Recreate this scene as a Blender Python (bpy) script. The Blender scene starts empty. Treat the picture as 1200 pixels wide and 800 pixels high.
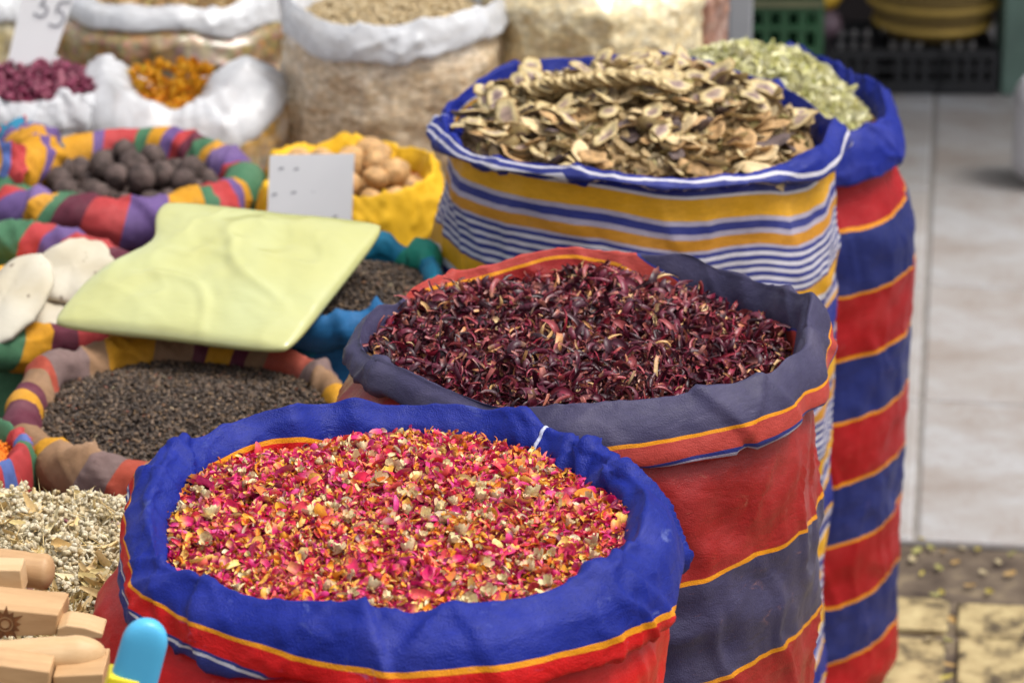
import bpy, math, random
import numpy as np
from mathutils import Vector, Matrix, Euler, noise as mnoise

random.seed(7)
rng = np.random.default_rng(11)
R = math.radians
D = bpy.data
scene = bpy.context.scene
col = scene.collection

# ------------------------------------------------------------------ camera
CAM_H, PITCH, FPX = 2.1, R(20.0), 3900.0
cam_d = D.cameras.new('camera')
cam_d.sensor_width = 36.0
cam_d.lens = 36.0 * FPX / 1200.0
cam_d.clip_start, cam_d.clip_end = 0.1, 500.0
cam = D.objects.new('camera', cam_d)
cam.location = (0, 0, CAM_H)
cam.rotation_euler = (R(90) - PITCH, 0, 0)
col.objects.link(cam)
scene.camera = cam
cam_d.dof.use_dof = True
cam_d.dof.focus_distance = 3.12
cam_d.dof.aperture_fstop = 6.8
cam_d.dof.aperture_blades = 7

# ------------------------------------------------------------------ sky + sun (bright overcast market lane)
SUN_EL, SUN_AZ = R(64), R(100)       # azimuth measured from +Y towards +X
w = D.worlds.new('World'); scene.world = w; w.use_nodes = True
nt = w.node_tree; nt.nodes.clear()
sky = nt.nodes.new('ShaderNodeTexSky'); sky.sky_type = 'NISHITA'; sky.sun_disc = False
sky.sun_elevation = SUN_EL; sky.sun_rotation = SUN_AZ
sky.air_density = 1.0; sky.dust_density = 4.0
hsv = nt.nodes.new('ShaderNodeHueSaturation'); hsv.inputs['Saturation'].default_value = 0.25
bg = nt.nodes.new('ShaderNodeBackground'); bg.inputs['Strength'].default_value = 0.145
out = nt.nodes.new('ShaderNodeOutputWorld')
nt.links.new(sky.outputs[0], hsv.inputs['Color']); nt.links.new(hsv.outputs[0], bg.inputs['Color'])
nt.links.new(bg.outputs[0], out.inputs['Surface'])
sd = D.lights.new('sun', 'SUN'); sd.energy = 1.5; sd.angle = R(24); sd.color = (1.0, 0.95, 0.87)
sun = D.objects.new('sun', sd); col.objects.link(sun)
sdir = Vector((math.sin(SUN_AZ) * math.cos(SUN_EL), math.cos(SUN_AZ) * math.cos(SUN_EL), math.sin(SUN_EL)))
sun.rotation_euler = sdir.to_track_quat('Z', 'Y').to_euler()
vs = scene.view_settings
scene.display_settings.display_device = 'sRGB'
vs.view_transform = 'Standard'; vs.look = 'None'; vs.gamma = 1.0; vs.use_curve_mapping = False
vs.exposure = 0.75
scene.render.engine = 'CYCLES'
scene.cycles.max_bounces = 6

# ------------------------------------------------------------------ helpers
CP, SP = math.cos(PITCH), math.sin(PITCH)
def ray(u, v):
    x, y = (u - 600) / FPX, (400 - v) / FPX
    return np.array([x, CP + y * SP, -SP + y * CP])
def at(u, v, z):                       # world point seen at photo pixel (u, v) on the height z
    d = ray(u, v); t = (z - CAM_H) / d[2]
    return np.array([0, 0, CAM_H]) + d * t
def atY(u, v, Y):                      # ... at the distance Y
    d = ray(u, v); t = Y / d[1]
    return np.array([0, 0, CAM_H]) + d * t

def srgb(r, g, b):
    f = lambda c: c / 12.92 if c <= 0.04045 else ((c + 0.055) / 1.055) ** 2.4
    return (f(r / 255), f(g / 255), f(b / 255), 1)

def tag(o, label=None, cat=None, group=None, kind=None):
    if label: o['label'] = label
    if cat: o['category'] = cat
    if group: o['group'] = group
    if kind: o['kind'] = kind
    return o

def thing(name, label, cat, loc=(0, 0, 0), group=None, rot=(0, 0, 0)):
    o = D.objects.new(name, None); col.objects.link(o)
    o.location = tuple(float(q) for q in loc); o.rotation_euler = rot; o.empty_display_size = 0.05
    return tag(o, label, cat, group)

def mesh(name, V, F, mats, UV=None, fmat=None, smooth=True):
    """V (n,3), F list/array of faces (all quads array or ragged list)"""
    me = D.meshes.new(name)
    V = np.asarray(V, dtype=np.float32)
    if isinstance(F, np.ndarray):
        n, k = F.shape
        lv = F.astype(np.int32).ravel()
        ls = np.arange(0, n * k, k, dtype=np.int32); lt = np.full(n, k, np.int32)
    else:
        lv = np.array([i for f in F for i in f], np.int32)
        lt = np.array([len(f) for f in F], np.int32)
        ls = np.concatenate([[0], np.cumsum(lt)[:-1]]).astype(np.int32); n = len(F)
    me.vertices.add(len(V)); me.vertices.foreach_set('co', V.ravel())
    me.loops.add(len(lv)); me.loops.foreach_set('vertex_index', lv)
    me.polygons.add(n); me.polygons.foreach_set('loop_start', ls)
    try: me.polygons.foreach_set('loop_total', lt)
    except Exception: pass
    if fmat is not None: me.polygons.foreach_set('material_index', np.asarray(fmat, np.int32))
    me.polygons.foreach_set('use_smooth', np.full(n, bool(smooth)))
    if UV is not None:
        uvl = me.uv_layers.new(name='UVMap')
        UV = np.asarray(UV, np.float32)
        uvl.data.foreach_set('uv', (UV[lv] if len(UV) == len(V) else UV).ravel())
    for m in (mats if isinstance(mats, (list, tuple)) else [mats]):
        me.materials.append(m)
    me.update(calc_edges=True); me.validate()
    return me

def link(name, me, parent=None, loc=None):
    o = D.objects.new(name, me); col.objects.link(o)
    if parent is not None: o.parent = parent
    if loc is not None: o.location = tuple(float(q) for q in loc)
    return o

def grid_faces(nu, nv, wrap):
    """vertex (i*nv + j), i around (nu), j along (nv)"""
    F = []
    for i in range(nu if wrap else nu - 1):
        a = i * nv; b = ((i + 1) % nu) * nv
        for j in range(nv - 1):
            F.append((a + j, b + j, b + j + 1, a + j + 1))
    return np.array(F)

def box(x0, x1, y0, y1, z0, z1, bev=0.0):
    """bevelled box -> V, F"""
    if bev <= 0:
        V = [(x, y, z) for x in (x0, x1) for y in (y0, y1) for z in (z0, z1)]
        F = [(0, 1, 3, 2), (4, 6, 7, 5), (0, 4, 5, 1), (2, 3, 7, 6), (0, 2, 6, 4), (1, 5, 7, 3)]
        return V, F
    import bmesh
    bm = bmesh.new(); bmesh.ops.create_cube(bm, size=1)
    for v in bm.verts:
        v.co = ((x0 + x1) / 2 + v.co.x * (x1 - x0), (y0 + y1) / 2 + v.co.y * (y1 - y0), (z0 + z1) / 2 + v.co.z * (z1 - z0))
    bmesh.ops.bevel(bm, geom=bm.edges[:], offset=bev, segments=2, affect='EDGES', profile=0.5)
    bm.verts.index_update()
    V = [tuple(v.co) for v in bm.verts]; F = [tuple(v.index for v in f.verts) for f in bm.faces]
    bm.free(); return V, F

def merge(parts):
    V, F, n = [], [], 0
    for v, f in parts:
        V += [tuple(q) for q in v]; F += [tuple(i + n for i in q) for q in f]; n += len(v)
    return V, F

def fbm(p, oct=3):
    s, a, q = 0.0, 1.0, Vector(p)
    for _ in range(oct):
        s += a * mnoise.noise(q); q = q * 2.03 + Vector((3.1, 1.7, 5.3)); a *= 0.5
    return s

# ------------------------------------------------------------------ materials
class NT:
    def __init__(s, name, rough=0.6, spec=0.5):
        s.m = D.materials.new(name); s.m.use_nodes = True
        s.t = s.m.node_tree; s.b = s.t.nodes['Principled BSDF']
        s.b.inputs['Roughness'].default_value = rough
        s.b.inputs['Specular IOR Level'].default_value = spec
    def n(s, kind, **kw):
        x = s.t.nodes.new('ShaderNode' + kind)
        for k, v in kw.items():
            if hasattr(x, k): setattr(x, k, v)
            else: x.inputs[k].default_value = v
        return x
    def l(s, a, b): s.t.links.new(a, b)
    def math(s, op, a, b=None, c=None):
        x = s.n('Math', operation=op)
        for i, q in enumerate((a, b, c)):
            if q is None: continue
            if isinstance(q, (int, float)): x.inputs[i].default_value = q
            else: s.l(q, x.inputs[i])
        return x.outputs[0]
    def coord(s, which='Object'): return s.n('TexCoord').outputs[which]
    def noise(s, scale, detail=3, vec=None, rough=0.5, dist=0.0):
        x = s.n('TexNoise', Scale=scale, Detail=detail, Roughness=rough, Distortion=dist)
        s.l(vec if vec is not None else s.coord(), x.inputs['Vector']); return x.outputs['Fac']
    def vscale(s, vec, sc):
        x = s.n('Mapping'); x.inputs['Scale'].default_value = sc; s.l(vec, x.inputs['Vector']); return x.outputs[0]
    def ramp(s, fac, stops, interp='LINEAR'):
        x = s.n('ValToRGB'); r = x.color_ramp; r.interpolation = interp
        while len(r.elements) > 1: r.elements.remove(r.elements[-1])
        r.elements[0].position = stops[0][0]; r.elements[0].color = stops[0][1]
        for p, c in stops[1:]:
            e = r.elements.new(p); e.color = c
        s.l(fac, x.inputs['Fac']); return x.outputs['Color']
    def mix(s, fac, a, b, mode='MIX'):
        x = s.n('Mix', data_type='RGBA', blend_type=mode)
        for q, i in ((fac, 0), (a, 6), (b, 7)):
            if isinstance(q, (int, float)): x.inputs[i].default_value = q
            elif isinstance(q, tuple): x.inputs[i].default_value = q
            else: s.l(q, x.inputs[i])
        return x.outputs[2]
    def base(s, c):
        if isinstance(c, tuple): s.b.inputs['Base Color'].default_value = c
        else: s.l(c, s.b.inputs['Base Color'])
    def bump(s, h, strength=0.3, dist=0.002):
        x = s.n('Bump', Strength=strength, Distance=dist); s.l(h, x.inputs['Height'])
        s.l(x.outputs[0], s.b.inputs['Normal'])

def gray(v): return (v, v, v, 1)

def plain(name, c, rough=0.6, var=0.15, scale=20, bump=0.0, spec=0.5):
    k = NT(name, rough, spec); f = k.noise(scale)
    lo = tuple(q * (1 - var) for q in c[:3]) + (1,); hi = tuple(min(1, q * (1 + var)) for q in c[:3]) + (1,)
    k.base(k.ramp(f, [(0.3, lo), (0.7, hi)]))
    if bump: k.bump(k.noise(scale * 6), bump)
    return k.m

def band_mat(name, bands, v0=0.0, repeat=True, axis='v', slant=0.0, rough=0.42, wear=0.3, wob=0.004, spec=0.2, bump=0.4,
             wearcol=(0.55, 0.55, 0.62, 1), fade=0.12, shade=1.0):
    """woven stripes: bands = [(width, colour)] along the cloth's own length (v, metres) or round it (u)"""
    k = NT(name, rough, spec)
    uv = k.n('UVMap').outputs[0]; sep = k.n('SeparateXYZ'); k.l(uv, sep.inputs[0])
    obj = k.coord()
    wobv = k.math('MULTIPLY', k.math('SUBTRACT', k.noise(9, 2, obj), 0.5), wob * 4)
    a = sep.outputs['Y' if axis == 'v' else 'X']
    if slant: a = k.math('MULTIPLY_ADD', sep.outputs['X' if axis == 'v' else 'Y'], slant, a)
    a = k.math('ADD', a, wobv)
    tot = sum(b[0] for b in bands)
    a = k.math('DIVIDE', k.math('SUBTRACT', a, v0), tot)
    a = k.math('FRACT', a) if repeat else k.math('MINIMUM', k.math('MAXIMUM', a, 0.0), 0.9999)
    stops, p = [], 0.0
    for wd, c in bands:
        stops.append((p / tot, c)); p += wd
    c = k.ramp(a, stops, 'CONSTANT')
    # sun-fade and dirt blotches, pale scuffs along creases
    f = k.noise(14, 4, obj)
    c = k.mix(k.ramp(f, [(0.5, gray(0)), (0.8, gray(fade))]), c, (0.62, 0.55, 0.5, 1), 'MIX') if fade else c
    if wear:
        s1 = k.noise(26, 6, k.vscale(obj, (1.0, 1.0, 2.2)), 0.7, 1.2)
        c = k.mix(k.ramp(s1, [(0.62, gray(0)), (0.76, gray(wear))]), c, wearcol)
    st_ = k.noise(160, 4, k.vscale(obj, (0.5, 0.5, 3.0) if axis == 'v' else (1, 1, 0.6)), 0.65)
    c = k.mix(1.0, c, k.ramp(st_, [(0.3, gray(0.80)), (0.7, gray(1.0))]), 'MULTIPLY')
    blot = k.noise(7, 5, obj, 0.65)
    c = k.mix(1.0, c, k.ramp(blot, [(0.35, gray(0.72)), (0.65, gray(1.0))]), 'MULTIPLY')
    k.base(c)
    weave = k.noise(700, 2, obj)
    crumple = k.noise(48, 3, k.vscale(obj, (1, 1, 1.6)), 0.5)
    k.bump(k.math('ADD', k.math('ADD', k.math('MULTIPLY', weave, 0.40), k.math('MULTIPLY', crumple, 0.45)), k.math('MULTIPLY', k.noise(24, 4, k.vscale(obj, (1, 1, 2.0)), 0.55, 0.7), 1.1)), bump, 0.0045)
    k.l(k.ramp(k.noise(40, 3, obj), [(0.3, gray(rough * 0.8)), (0.7, gray(min(1, rough * 1.25)))]), k.b.inputs['Roughness'])
    k.b.inputs['Sheen Weight'].default_value = 0.0
    return k.m

def island_mat(name, stops, rough=0.6, tip=None, tip_range=(0.0, 0.5), spec=0.4, translu=0.08, mottle=0.25, tipvar=True):
    """one colour per loose piece (petal, leaf, seed); tip = colour towards the piece's base, by its own UV"""
    k = NT(name, rough, spec)
    g = k.n('NewGeometry'); rnd = g.outputs['Random Per Island']
    c = k.ramp(rnd, stops, 'LINEAR')
    if tip is not None:
        uv = k.n('UVMap').outputs[0]; sep = k.n('SeparateXYZ'); k.l(uv, sep.inputs[0])
        f = k.ramp(sep.outputs['Y'], [(tip_range[0], gray(1)), (tip_range[1], gray(0))])
        if tipvar:
            r2 = k.math('FRACT', k.math('MULTIPLY', rnd, 37.7))
            f = k.math('MULTIPLY', f, r2)
        c = k.mix(f, c, tip)
    if mottle:
        m = k.noise(350, 3)
        c = k.mix(1.0, c, k.ramp(m, [(0.3, gray(1 - mottle)), (0.7, gray(1.0))]), 'MULTIPLY')
    k.base(c)
    k.bump(k.noise(500, 2), 0.25, 0.001)
    if translu:
        tr = k.n('BsdfTranslucent'); k.l(c, tr.inputs['Color'])
        mx = k.n('MixShader'); mx.inputs[0].default_value = translu
        k.l(k.b.outputs[0], mx.inputs[1]); k.l(tr.outputs[0], mx.inputs[2])
        k.l(mx.outputs[0], k.t.nodes['Material Output'].inputs['Surface'])
    return k.m

RED, BLUE, YEL = (0.58, 0.006, 0.007, 1), (0.006, 0.017, 0.23, 1), (0.78, 0.29, 0.008, 1)
NAVY, DRED, PINK = (0.050, 0.044, 0.098, 1), (0.33, 0.016, 0.015, 1), (0.46, 0.055, 0.042, 1)
WHITE, LILAC = (0.62, 0.60, 0.66, 1), (0.42, 0.38, 0.48, 1)
INK = (0.030, 0.040, 0.22, 1)
STYEL = (0.72, 0.36, 0.015, 1)
C_GREEN, C_PURP, C_ROSE, C_OCH, C_MAR, C_BLUE, C_TEAL, C_TAN = ((0.060, 0.165, 0.085, 1), (0.15, 0.088, 0.25, 1), (0.47, 0.050, 0.052, 1), (0.60, 0.28, 0.016, 1),
                                                     (0.13, 0.025, 0.045, 1), (0.09, 0.14, 0.38, 1), (0.012, 0.20, 0.34, 1), (0.30, 0.17, 0.09, 1))

# ------------------------------------------------------------------ sacks
def per(v, th):
    """value per angle: a number, or {degrees: value} interpolated smoothly round the circle (0 = +X, 90 = away from the camera)"""
    if not isinstance(v, dict): return np.full(len(th), float(v))
    ks = sorted(v); xs = np.array([ks[-1] - 360] + ks + [ks[0] + 360], float); ys = np.array([v[ks[-1]]] + [v[q] for q in ks] + [v[ks[0]]], float)
    t = np.degrees(th) % 360
    i = np.clip(np.searchsorted(xs, t, side='right') - 1, 0, len(xs) - 2)
    f = (t - xs[i]) / (xs[i + 1] - xs[i]); f = f * f * (3 - 2 * f)
    return ys[i] * (1 - f) + ys[i + 1] * f

def catmull(P, m):
    """P (K, n, 2) control points -> (m, n, 2)"""
    K = len(P); out_ = []
    Q = np.concatenate([[2 * P[0] - P[1]], P, [2 * P[-1] - P[-2]]])
    for s in np.linspace(0, K - 1 - 1e-9, m):
        i = int(s); f = s - i
        a, b, c, d = Q[i], Q[i + 1], Q[i + 2], Q[i + 3]
        out_.append(0.5 * (2 * b + (c - a) * f + (2 * a - 5 * b + 4 * c - d) * f * f + (3 * b - a - 3 * c + d) * f ** 3))
    return np.array(out_)

def sack(name, label, cx, cy, zr, Rin, Rout, drop, m_body, m_cuff, seed, cat='sack', group=None, z0=0.0, Rb=None, amp=0.007, bamp=0.005, NTH=220, tube=False,
         inner=0.11, kout=1.0, vshift=0.0, notch=(), crest=0.0, shape=None, body_name='sack_body', cuff_name='folded_cuff', fold=1.0, roll={0: 0.45, 90: 0.72, 180: 0.45, 270: 0.22}, sag=0.36, vlump=6.0, hlump=30.0,
         body_v=None, bslant=(0.0, 0), seams=(), nfold=9, bl1=0.16):
    t = thing(name, label, cat, (cx, cy, z0), group)
    th = np.linspace(0, 2 * math.pi, NTH, endpoint=False)
    sh = per(shape, th) if shape is not None else np.ones(NTH)
    so = seed * 7.31
    lowf = np.array([mnoise.noise(Vector((math.cos(a) * 1.3 + so, math.sin(a) * 1.3, 0.3))) for a in th])
    ri = (per(Rin, th)) * sh + 0.008 * fold * lowf
    ro = (per(Rout, th)) * sh + 0.010 * fold * lowf
    dp = per(drop, th) * (1 + 0.18 * fold * np.array([mnoise.noise(Vector((math.cos(a) * 2.2, math.sin(a) * 2.2, so))) for a in th]))
    cr = zr + per(crest, th) + 0.010 * fold * np.array([mnoise.noise(Vector((math.cos(a) * 2.0 + 9, math.sin(a) * 2.0, so))) for a in th])
    for (deg, wd, dr, dz) in notch:
        d = (np.degrees(th) - deg + 180) % 360 - 180
        g = np.exp(-(d / wd) ** 2); ro = ro + g * dr; ri = ri + g * dr * 0.6; cr = cr + g * dz
    W = ro - ri; rl = per(roll, th)
    P = np.stack([
        np.stack([np.minimum(ri + 0.008, ro - 0.036), cr - inner], -1),
        np.stack([np.minimum(ri, ro - 0.032), cr - inner * 0.55], -1),
        np.stack([ri + W * rl * 0.30, cr - 0.020], -1),
        np.stack([ri + W * rl * 0.80, cr - 0.0045], -1),
        np.stack([ri + W * rl, cr], -1),
        np.stack([ri + W * (rl + (1 - rl) * 0.22), cr - np.minimum(0.0040, dp * 0.12)], -1),
        np.stack([ri + W * (rl + 0.78 * (1 - rl)), cr - dp * sag], -1),
        np.stack([ro + 0.002, cr - dp * 0.72], -1),
        np.stack([ro + 0.003, cr - dp], -1),
        np.stack([ro - 0.005, cr - dp - 0.002], -1),
        np.stack([ro - 0.014, cr - dp + np.minimum(0.012, dp * 0.5)], -1)])
    if tube:                                              # a fat rolled rim
        P = np.stack([np.stack([ri + W * 0.5 - W * 0.5 * np.cos(a_) * (1 if a_ < 1.6 else 1.06), cr - dp * 0.5 + dp * 0.5 * np.sin(a_)], -1) for a_ in np.radians([-75, -35, 0, 45, 90, 122, 150, 180, 215, 245, 262])])
        P[0, :, 1] -= 0.03; P[0, :, 0] = np.minimum(P[0, :, 0], ro - 0.036)
    M = 60
    C = catmull(P, M)                                     # (M, NTH, 2)
    seg = np.linalg.norm(np.diff(C, axis=0), axis=2)
    L = np.concatenate([np.zeros((1, NTH)), np.cumsum(seg, 0)])
    jc = int(round(4 / 10 * (M - 1)))
    L = L - L[jc]
    tang = np.gradient(C, axis=0); tang /= np.linalg.norm(tang, axis=2, keepdims=True) + 1e-9
    nrm = np.stack([-tang[..., 1], tang[..., 0]], -1)
    V = np.zeros((NTH, M, 3)); UV = np.zeros((NTH, M, 2))
    ko = per(kout, th); vsft = per(vshift, th)
    rf = random.Random(seed * 13 + 1)                     # overlapping folds: a soft rise that ends in a sharp step
    FD = [(rf.uniform(0, 360), rf.choice((-1, 1)) * rf.uniform(60, 260), rf.uniform(7, 17), rf.uniform(0.5, 1.25), rf.choice((-1, 1))) for _ in range(nfold)]
    degs = np.degrees(th)
    FOLD = np.zeros((M, NTH))
    for (f0, fs, fw, fa, fd) in FD:
        x_ = ((degs[None, :] - f0 - fs * L + 180) % 360 - 180) * fd / fw
        FOLD += fa * np.where(x_ < -1, 0, np.where(x_ < 0, (1 + np.clip(x_, -1, 0)) ** 2, np.clip(1 - x_ / 0.13, 0, 1)))
    ck = np.array([max(0, 0.55 + 1.4 * mnoise.noise(Vector((math.cos(a) * 1.7, math.sin(a) * 1.7, so + 20)))) for a in th])
    fall = np.clip(np.minimum(np.arange(M), M - 1 - np.arange(M)) / 6.0, 0, 1)
    for i, a in enumerate(th):
        ca, sa = math.cos(a), math.sin(a)
        for j in range(M):
            r, z = C[j, i]
            q = L[j, i]
            d = mnoise.noise(Vector((ca * 4 + so, sa * 4 + q * 4, q * 10))) * 0.6
            rd = 1 - abs(mnoise.noise(Vector((ca * 4.6 + q * 17, sa * 4.6 - q * 15, so + q * 4)))) * 4.2     # long slanting creases
            d += max(rd, 0.0) ** 1.5 * 0.75 * ck[i]
            rd = 1 - abs(mnoise.noise(Vector((ca * 7 - q * 26, sa * 7 + q * 24, so + 4)))) * 5.0
            d += max(rd, 0.0) ** 1.5 * 0.35 * ck[i]
            d += mnoise.noise(Vector((ca * 21 + so, sa * 21, q * 60))) * 0.13
            d += FOLD[j, i] * 0.95
            d *= amp * fall[j]
            r += nrm[j, i, 0] * d; z += nrm[j, i, 1] * d
            V[i, j] = (r * ca, r * sa, z - z0)
            UV[i, j] = (i / NTH, (q * ko[i] if q > 0 else q) + vsft[i])
    F = grid_faces(NTH, M, True)
    # uv per loop so that the seam does not smear
    UVl = UV.reshape(-1, 2)[F]; wrapm = F[:, 1] < F[:, 0]
    UVl[wrapm, 1, 0] += 1; UVl[wrapm, 2, 0] += 1
    for (deg, m_s) in seams:                              # stitched seam across the cuff
        i0 = int(deg / 360 * NTH) % NTH; i1 = (i0 + 1) % NTH; SV = []
        for j in range(12, M - 6):
            n3 = np.cross(V[i1, j] - V[i0, j], V[i0, j + 1] - V[i0, j]); n3 /= np.linalg.norm(n3) + 1e-9
            ctr_ = np.array([0, 0, V[i0, j, 2]])
            if np.dot(n3, np.array([nrm[j, i0, 0] * math.cos(th[i0]), nrm[j, i0, 0] * math.sin(th[i0]), nrm[j, i0, 1]])) < 0: n3 = -n3
            w_ = (V[i1, j] - V[i0, j]); w_ = w_ / np.linalg.norm(w_) * 0.0016
            SV += [V[i0, j] - w_ - n3 * 0.0008, V[i0, j] - w_ + n3 * 0.0012, V[i0, j] + w_ + n3 * 0.0012, V[i0, j] + w_ - n3 * 0.0008]
        SF = [(4 * q + e, 4 * q + (e + 1) % 4, 4 * q + 4 + (e + 1) % 4, 4 * q + 4 + e) for q in range(len(SV) // 4 - 1) for e in range(4)]
        link('stitched_seam', mesh('stitched_seam', SV, SF, m_s), t)
    cuff = link(cuff_name, mesh(cuff_name, V.reshape(-1, 3), F, m_cuff, UVl.reshape(-1, 2)), t)
    # body
    rb = per(Rb if Rb is not None else Rout, th) * sh
    NB = 90
    H = zr - drop if not isinstance(drop, dict) else zr - max(drop.values())
    V = np.zeros((NTH, NB, 3)); UV = np.zeros((NTH, NB, 2))
    for i, a in enumerate(th):
        ca, sa = math.cos(a), math.sin(a)
        ztop = cr[i] - dp[i] + min(0.03, dp[i] * 0.5)
        for j in range(NB):
            f = j / (NB - 1)
            z = ztop + (z0 + 0.002 - ztop) * f
            q = (cr[i] - dp[i]) - z                        # distance below the hem
            bl = min(1, max(0, (f - 0.02 * bl1 / 0.16) / bl1)); bl = bl * bl * (3 - 2 * bl)
            r = (ro[i] - min(0.019, W[i] * 0.7 + 0.004)) * (1 - bl) + (rb[i]) * bl
            hb = (z - z0) / 0.06
            if hb < 1: r -= 0.05 * (1 - math.sqrt(max(0, 1 - (1 - hb) ** 2)))
            d = mnoise.noise(Vector((ca * 2.2 + so, sa * 2.2, z * vlump))) * 1.4
            d += mnoise.noise(Vector((ca * 5 + so, sa * 5, z * hlump + 3))) * 0.55
            d += (1 - abs(mnoise.noise(Vector((ca * 3.1 + so, sa * 3.1, z * 17)))) * 2) * 0.5
            d += mnoise.noise(Vector((ca * 16 + so, sa * 16, z * hlump * 2.5 + 3))) * 0.24
            d += max(0, 1 - abs(mnoise.noise(Vector((ca * 4 + z * 5 + so, sa * 4 - z * 4, z * 9)))) * 6) * 0.5
            r += d * bamp * min(1, max(0.15, q / 0.05))
            V[i, j] = (r * ca, r * sa, z - z0)
            UV[i, j] = (i / NTH, q - bslant[0] * math.cos(a - math.radians(bslant[1])))
    F = grid_faces(NTH, NB, True)
    UVl = UV.reshape(-1, 2)[F]; wrapm = F[:, 1] < F[:, 0]
    UVl[wrapm, 1, 0] += 1; UVl[wrapm, 2, 0] += 1
    link(body_name, mesh(body_name, V.reshape(-1, 3), F, m_body, UVl.reshape(-1, 2)), t)
    return t

# ------------------------------------------------------------------ loose goods
def petal_t(L, Wd, cup, curl, nu=4, nv=4, twist=0.0, wav=0.0, seed=0):
    V, UV = [], []
    rs = random.Random(seed)
    p1, p2 = rs.random() * 6, rs.random() * 6
    for i in range(nu):
        for j in range(nv):
            u, v = i / (nu - 1) * 2 - 1, j / (nv - 1)
            wv = Wd * 0.5 * (0.35 + 0.65 * math.sin(math.pi * min(1, 0.12 + v * 0.80)))
            x = u * wv; y = (v - 0.5) * L
            z = cup * u * u * wv * 1.2 + curl * (v - 0.4) ** 2 * L * 1.6 + wav * L * 0.25 * math.sin(3 * v + p1 + u)
            a = twist * (v - 0.5); x, z = x * math.cos(a) - z * math.sin(a), x * math.sin(a) + z * math.cos(a)
            x += wav * L * 0.2 * math.sin(4 * v + p2)
            V.append((x, y, z)); UV.append((u * 0.5 + 0.5, v))
    return np.array(V), grid_faces(nu, nv, False), np.array(UV)

def curl_t(L, Wd, seed, n=10, kb=(20, 110), trough=1.1):
    """dried fleshy lobe: a tapering trough along a strongly curling line"""
    rs = random.Random(seed); p = np.zeros(3); d = np.array([0., 1., 0.]); up = np.array([0., 0., 1.])
    k1, k2 = rs.choice((-1, 1)) * rs.uniform(*kb), rs.uniform(-1, 1) * kb[1] * 0.6; tw = rs.uniform(-120, 120); V, UV = [], []
    ds = L / (n - 1); tr = trough * rs.uniform(0.6, 1.3)
    for j in range(n):
        v = j / (n - 1); sd_ = np.cross(d, up); sd_ /= np.linalg.norm(sd_)
        w_ = Wd * (0.45 + 0.55 * math.sin(math.pi * min(1, 0.15 + 0.85 * v))) * (1 if v < 0.9 else 0.55)
        for u in (-1, -0.4, 0.4, 1):
            a = u * tr; q = p + sd_ * (math.sin(a) / tr * w_ * 0.5) + up * ((1 - math.cos(a)) / tr * w_ * 0.5)
            V.append(q.copy()); UV.append((u * .5 + .5, v))
        m = rs.uniform(0.6, 1.4)
        a1, a2, a3 = k1 * ds * m * (0.3 + 1.2 * v), k2 * ds * m, tw * ds
        d2 = d + up * a1 + sd_ * a2; d2 /= np.linalg.norm(d2); up = up - d2 * np.dot(up, d2); up += sd_ * a3 * 0.5; up -= d2 * np.dot(up, d2); up /= np.linalg.norm(up)
        d = d2; p = p + d * ds
    V = np.array(V); V -= V.mean(0)
    F = np.array([(j * 4 + i, j * 4 + i + 1, (j + 1) * 4 + i + 1, (j + 1) * 4 + i) for j in range(n - 1) for i in range(3)])
    return V, F, np.array(UV)

def lump_t(L, Wd, Hh, rough=0.3, seed=0, nu=6, nv=5):
    """closed irregular grain"""
    rs = random.Random(seed); V, UV = [], []
    for i in range(nu):
        for j in range(nv):
            a = i / nu * 2 * math.pi; b = -math.pi / 2 + math.pi * (j / (nv - 1))
            k = 1 + rs.uniform(-rough, rough)
            V.append((Wd / 2 * math.cos(a) * math.cos(b) * k, L / 2 * math.sin(b), Hh / 2 * math.sin(a) * math.cos(b) * k)); UV.append((i / nu, j / (nv - 1)))
    return np.array(V), grid_faces(nu, nv, True), np.array(UV)

def rots(n, tilt, rg):
    yaw = rg.uniform(0, 2 * math.pi, n); ax = rg.normal(0, tilt, n); ay = rg.normal(0, tilt, n)
    cy_, sy_ = np.cos(yaw), np.sin(yaw); ca, sa = np.cos(ax), np.sin(ax); cb, sb = np.cos(ay), np.sin(ay); o, z = np.ones(n), np.zeros(n)
    Rz = np.stack([cy_, -sy_, z, sy_, cy_, z, z, z, o], -1).reshape(n, 3, 3)
    Rx = np.stack([o, z, z, z, ca, -sa, z, sa, ca], -1).reshape(n, 3, 3)
    Ry = np.stack([cb, z, sb, z, o, z, -sb, z, cb], -1).reshape(n, 3, 3)
    return Rz @ Rx @ Ry

def heap_fn(z, dome, Rr, rough, seed, slope=(0, 0), k=9.0, peak=(0, 0)):
    def h(x, y):
        q = ((x - peak[0]) ** 2 + (y - peak[1]) ** 2) / (Rr * Rr)
        return z + dome * (1 - q) + slope[0] * x + slope[1] * y + rough * fbm((x * k + seed, y * k, seed * 1.7), 3)
    return h

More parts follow.
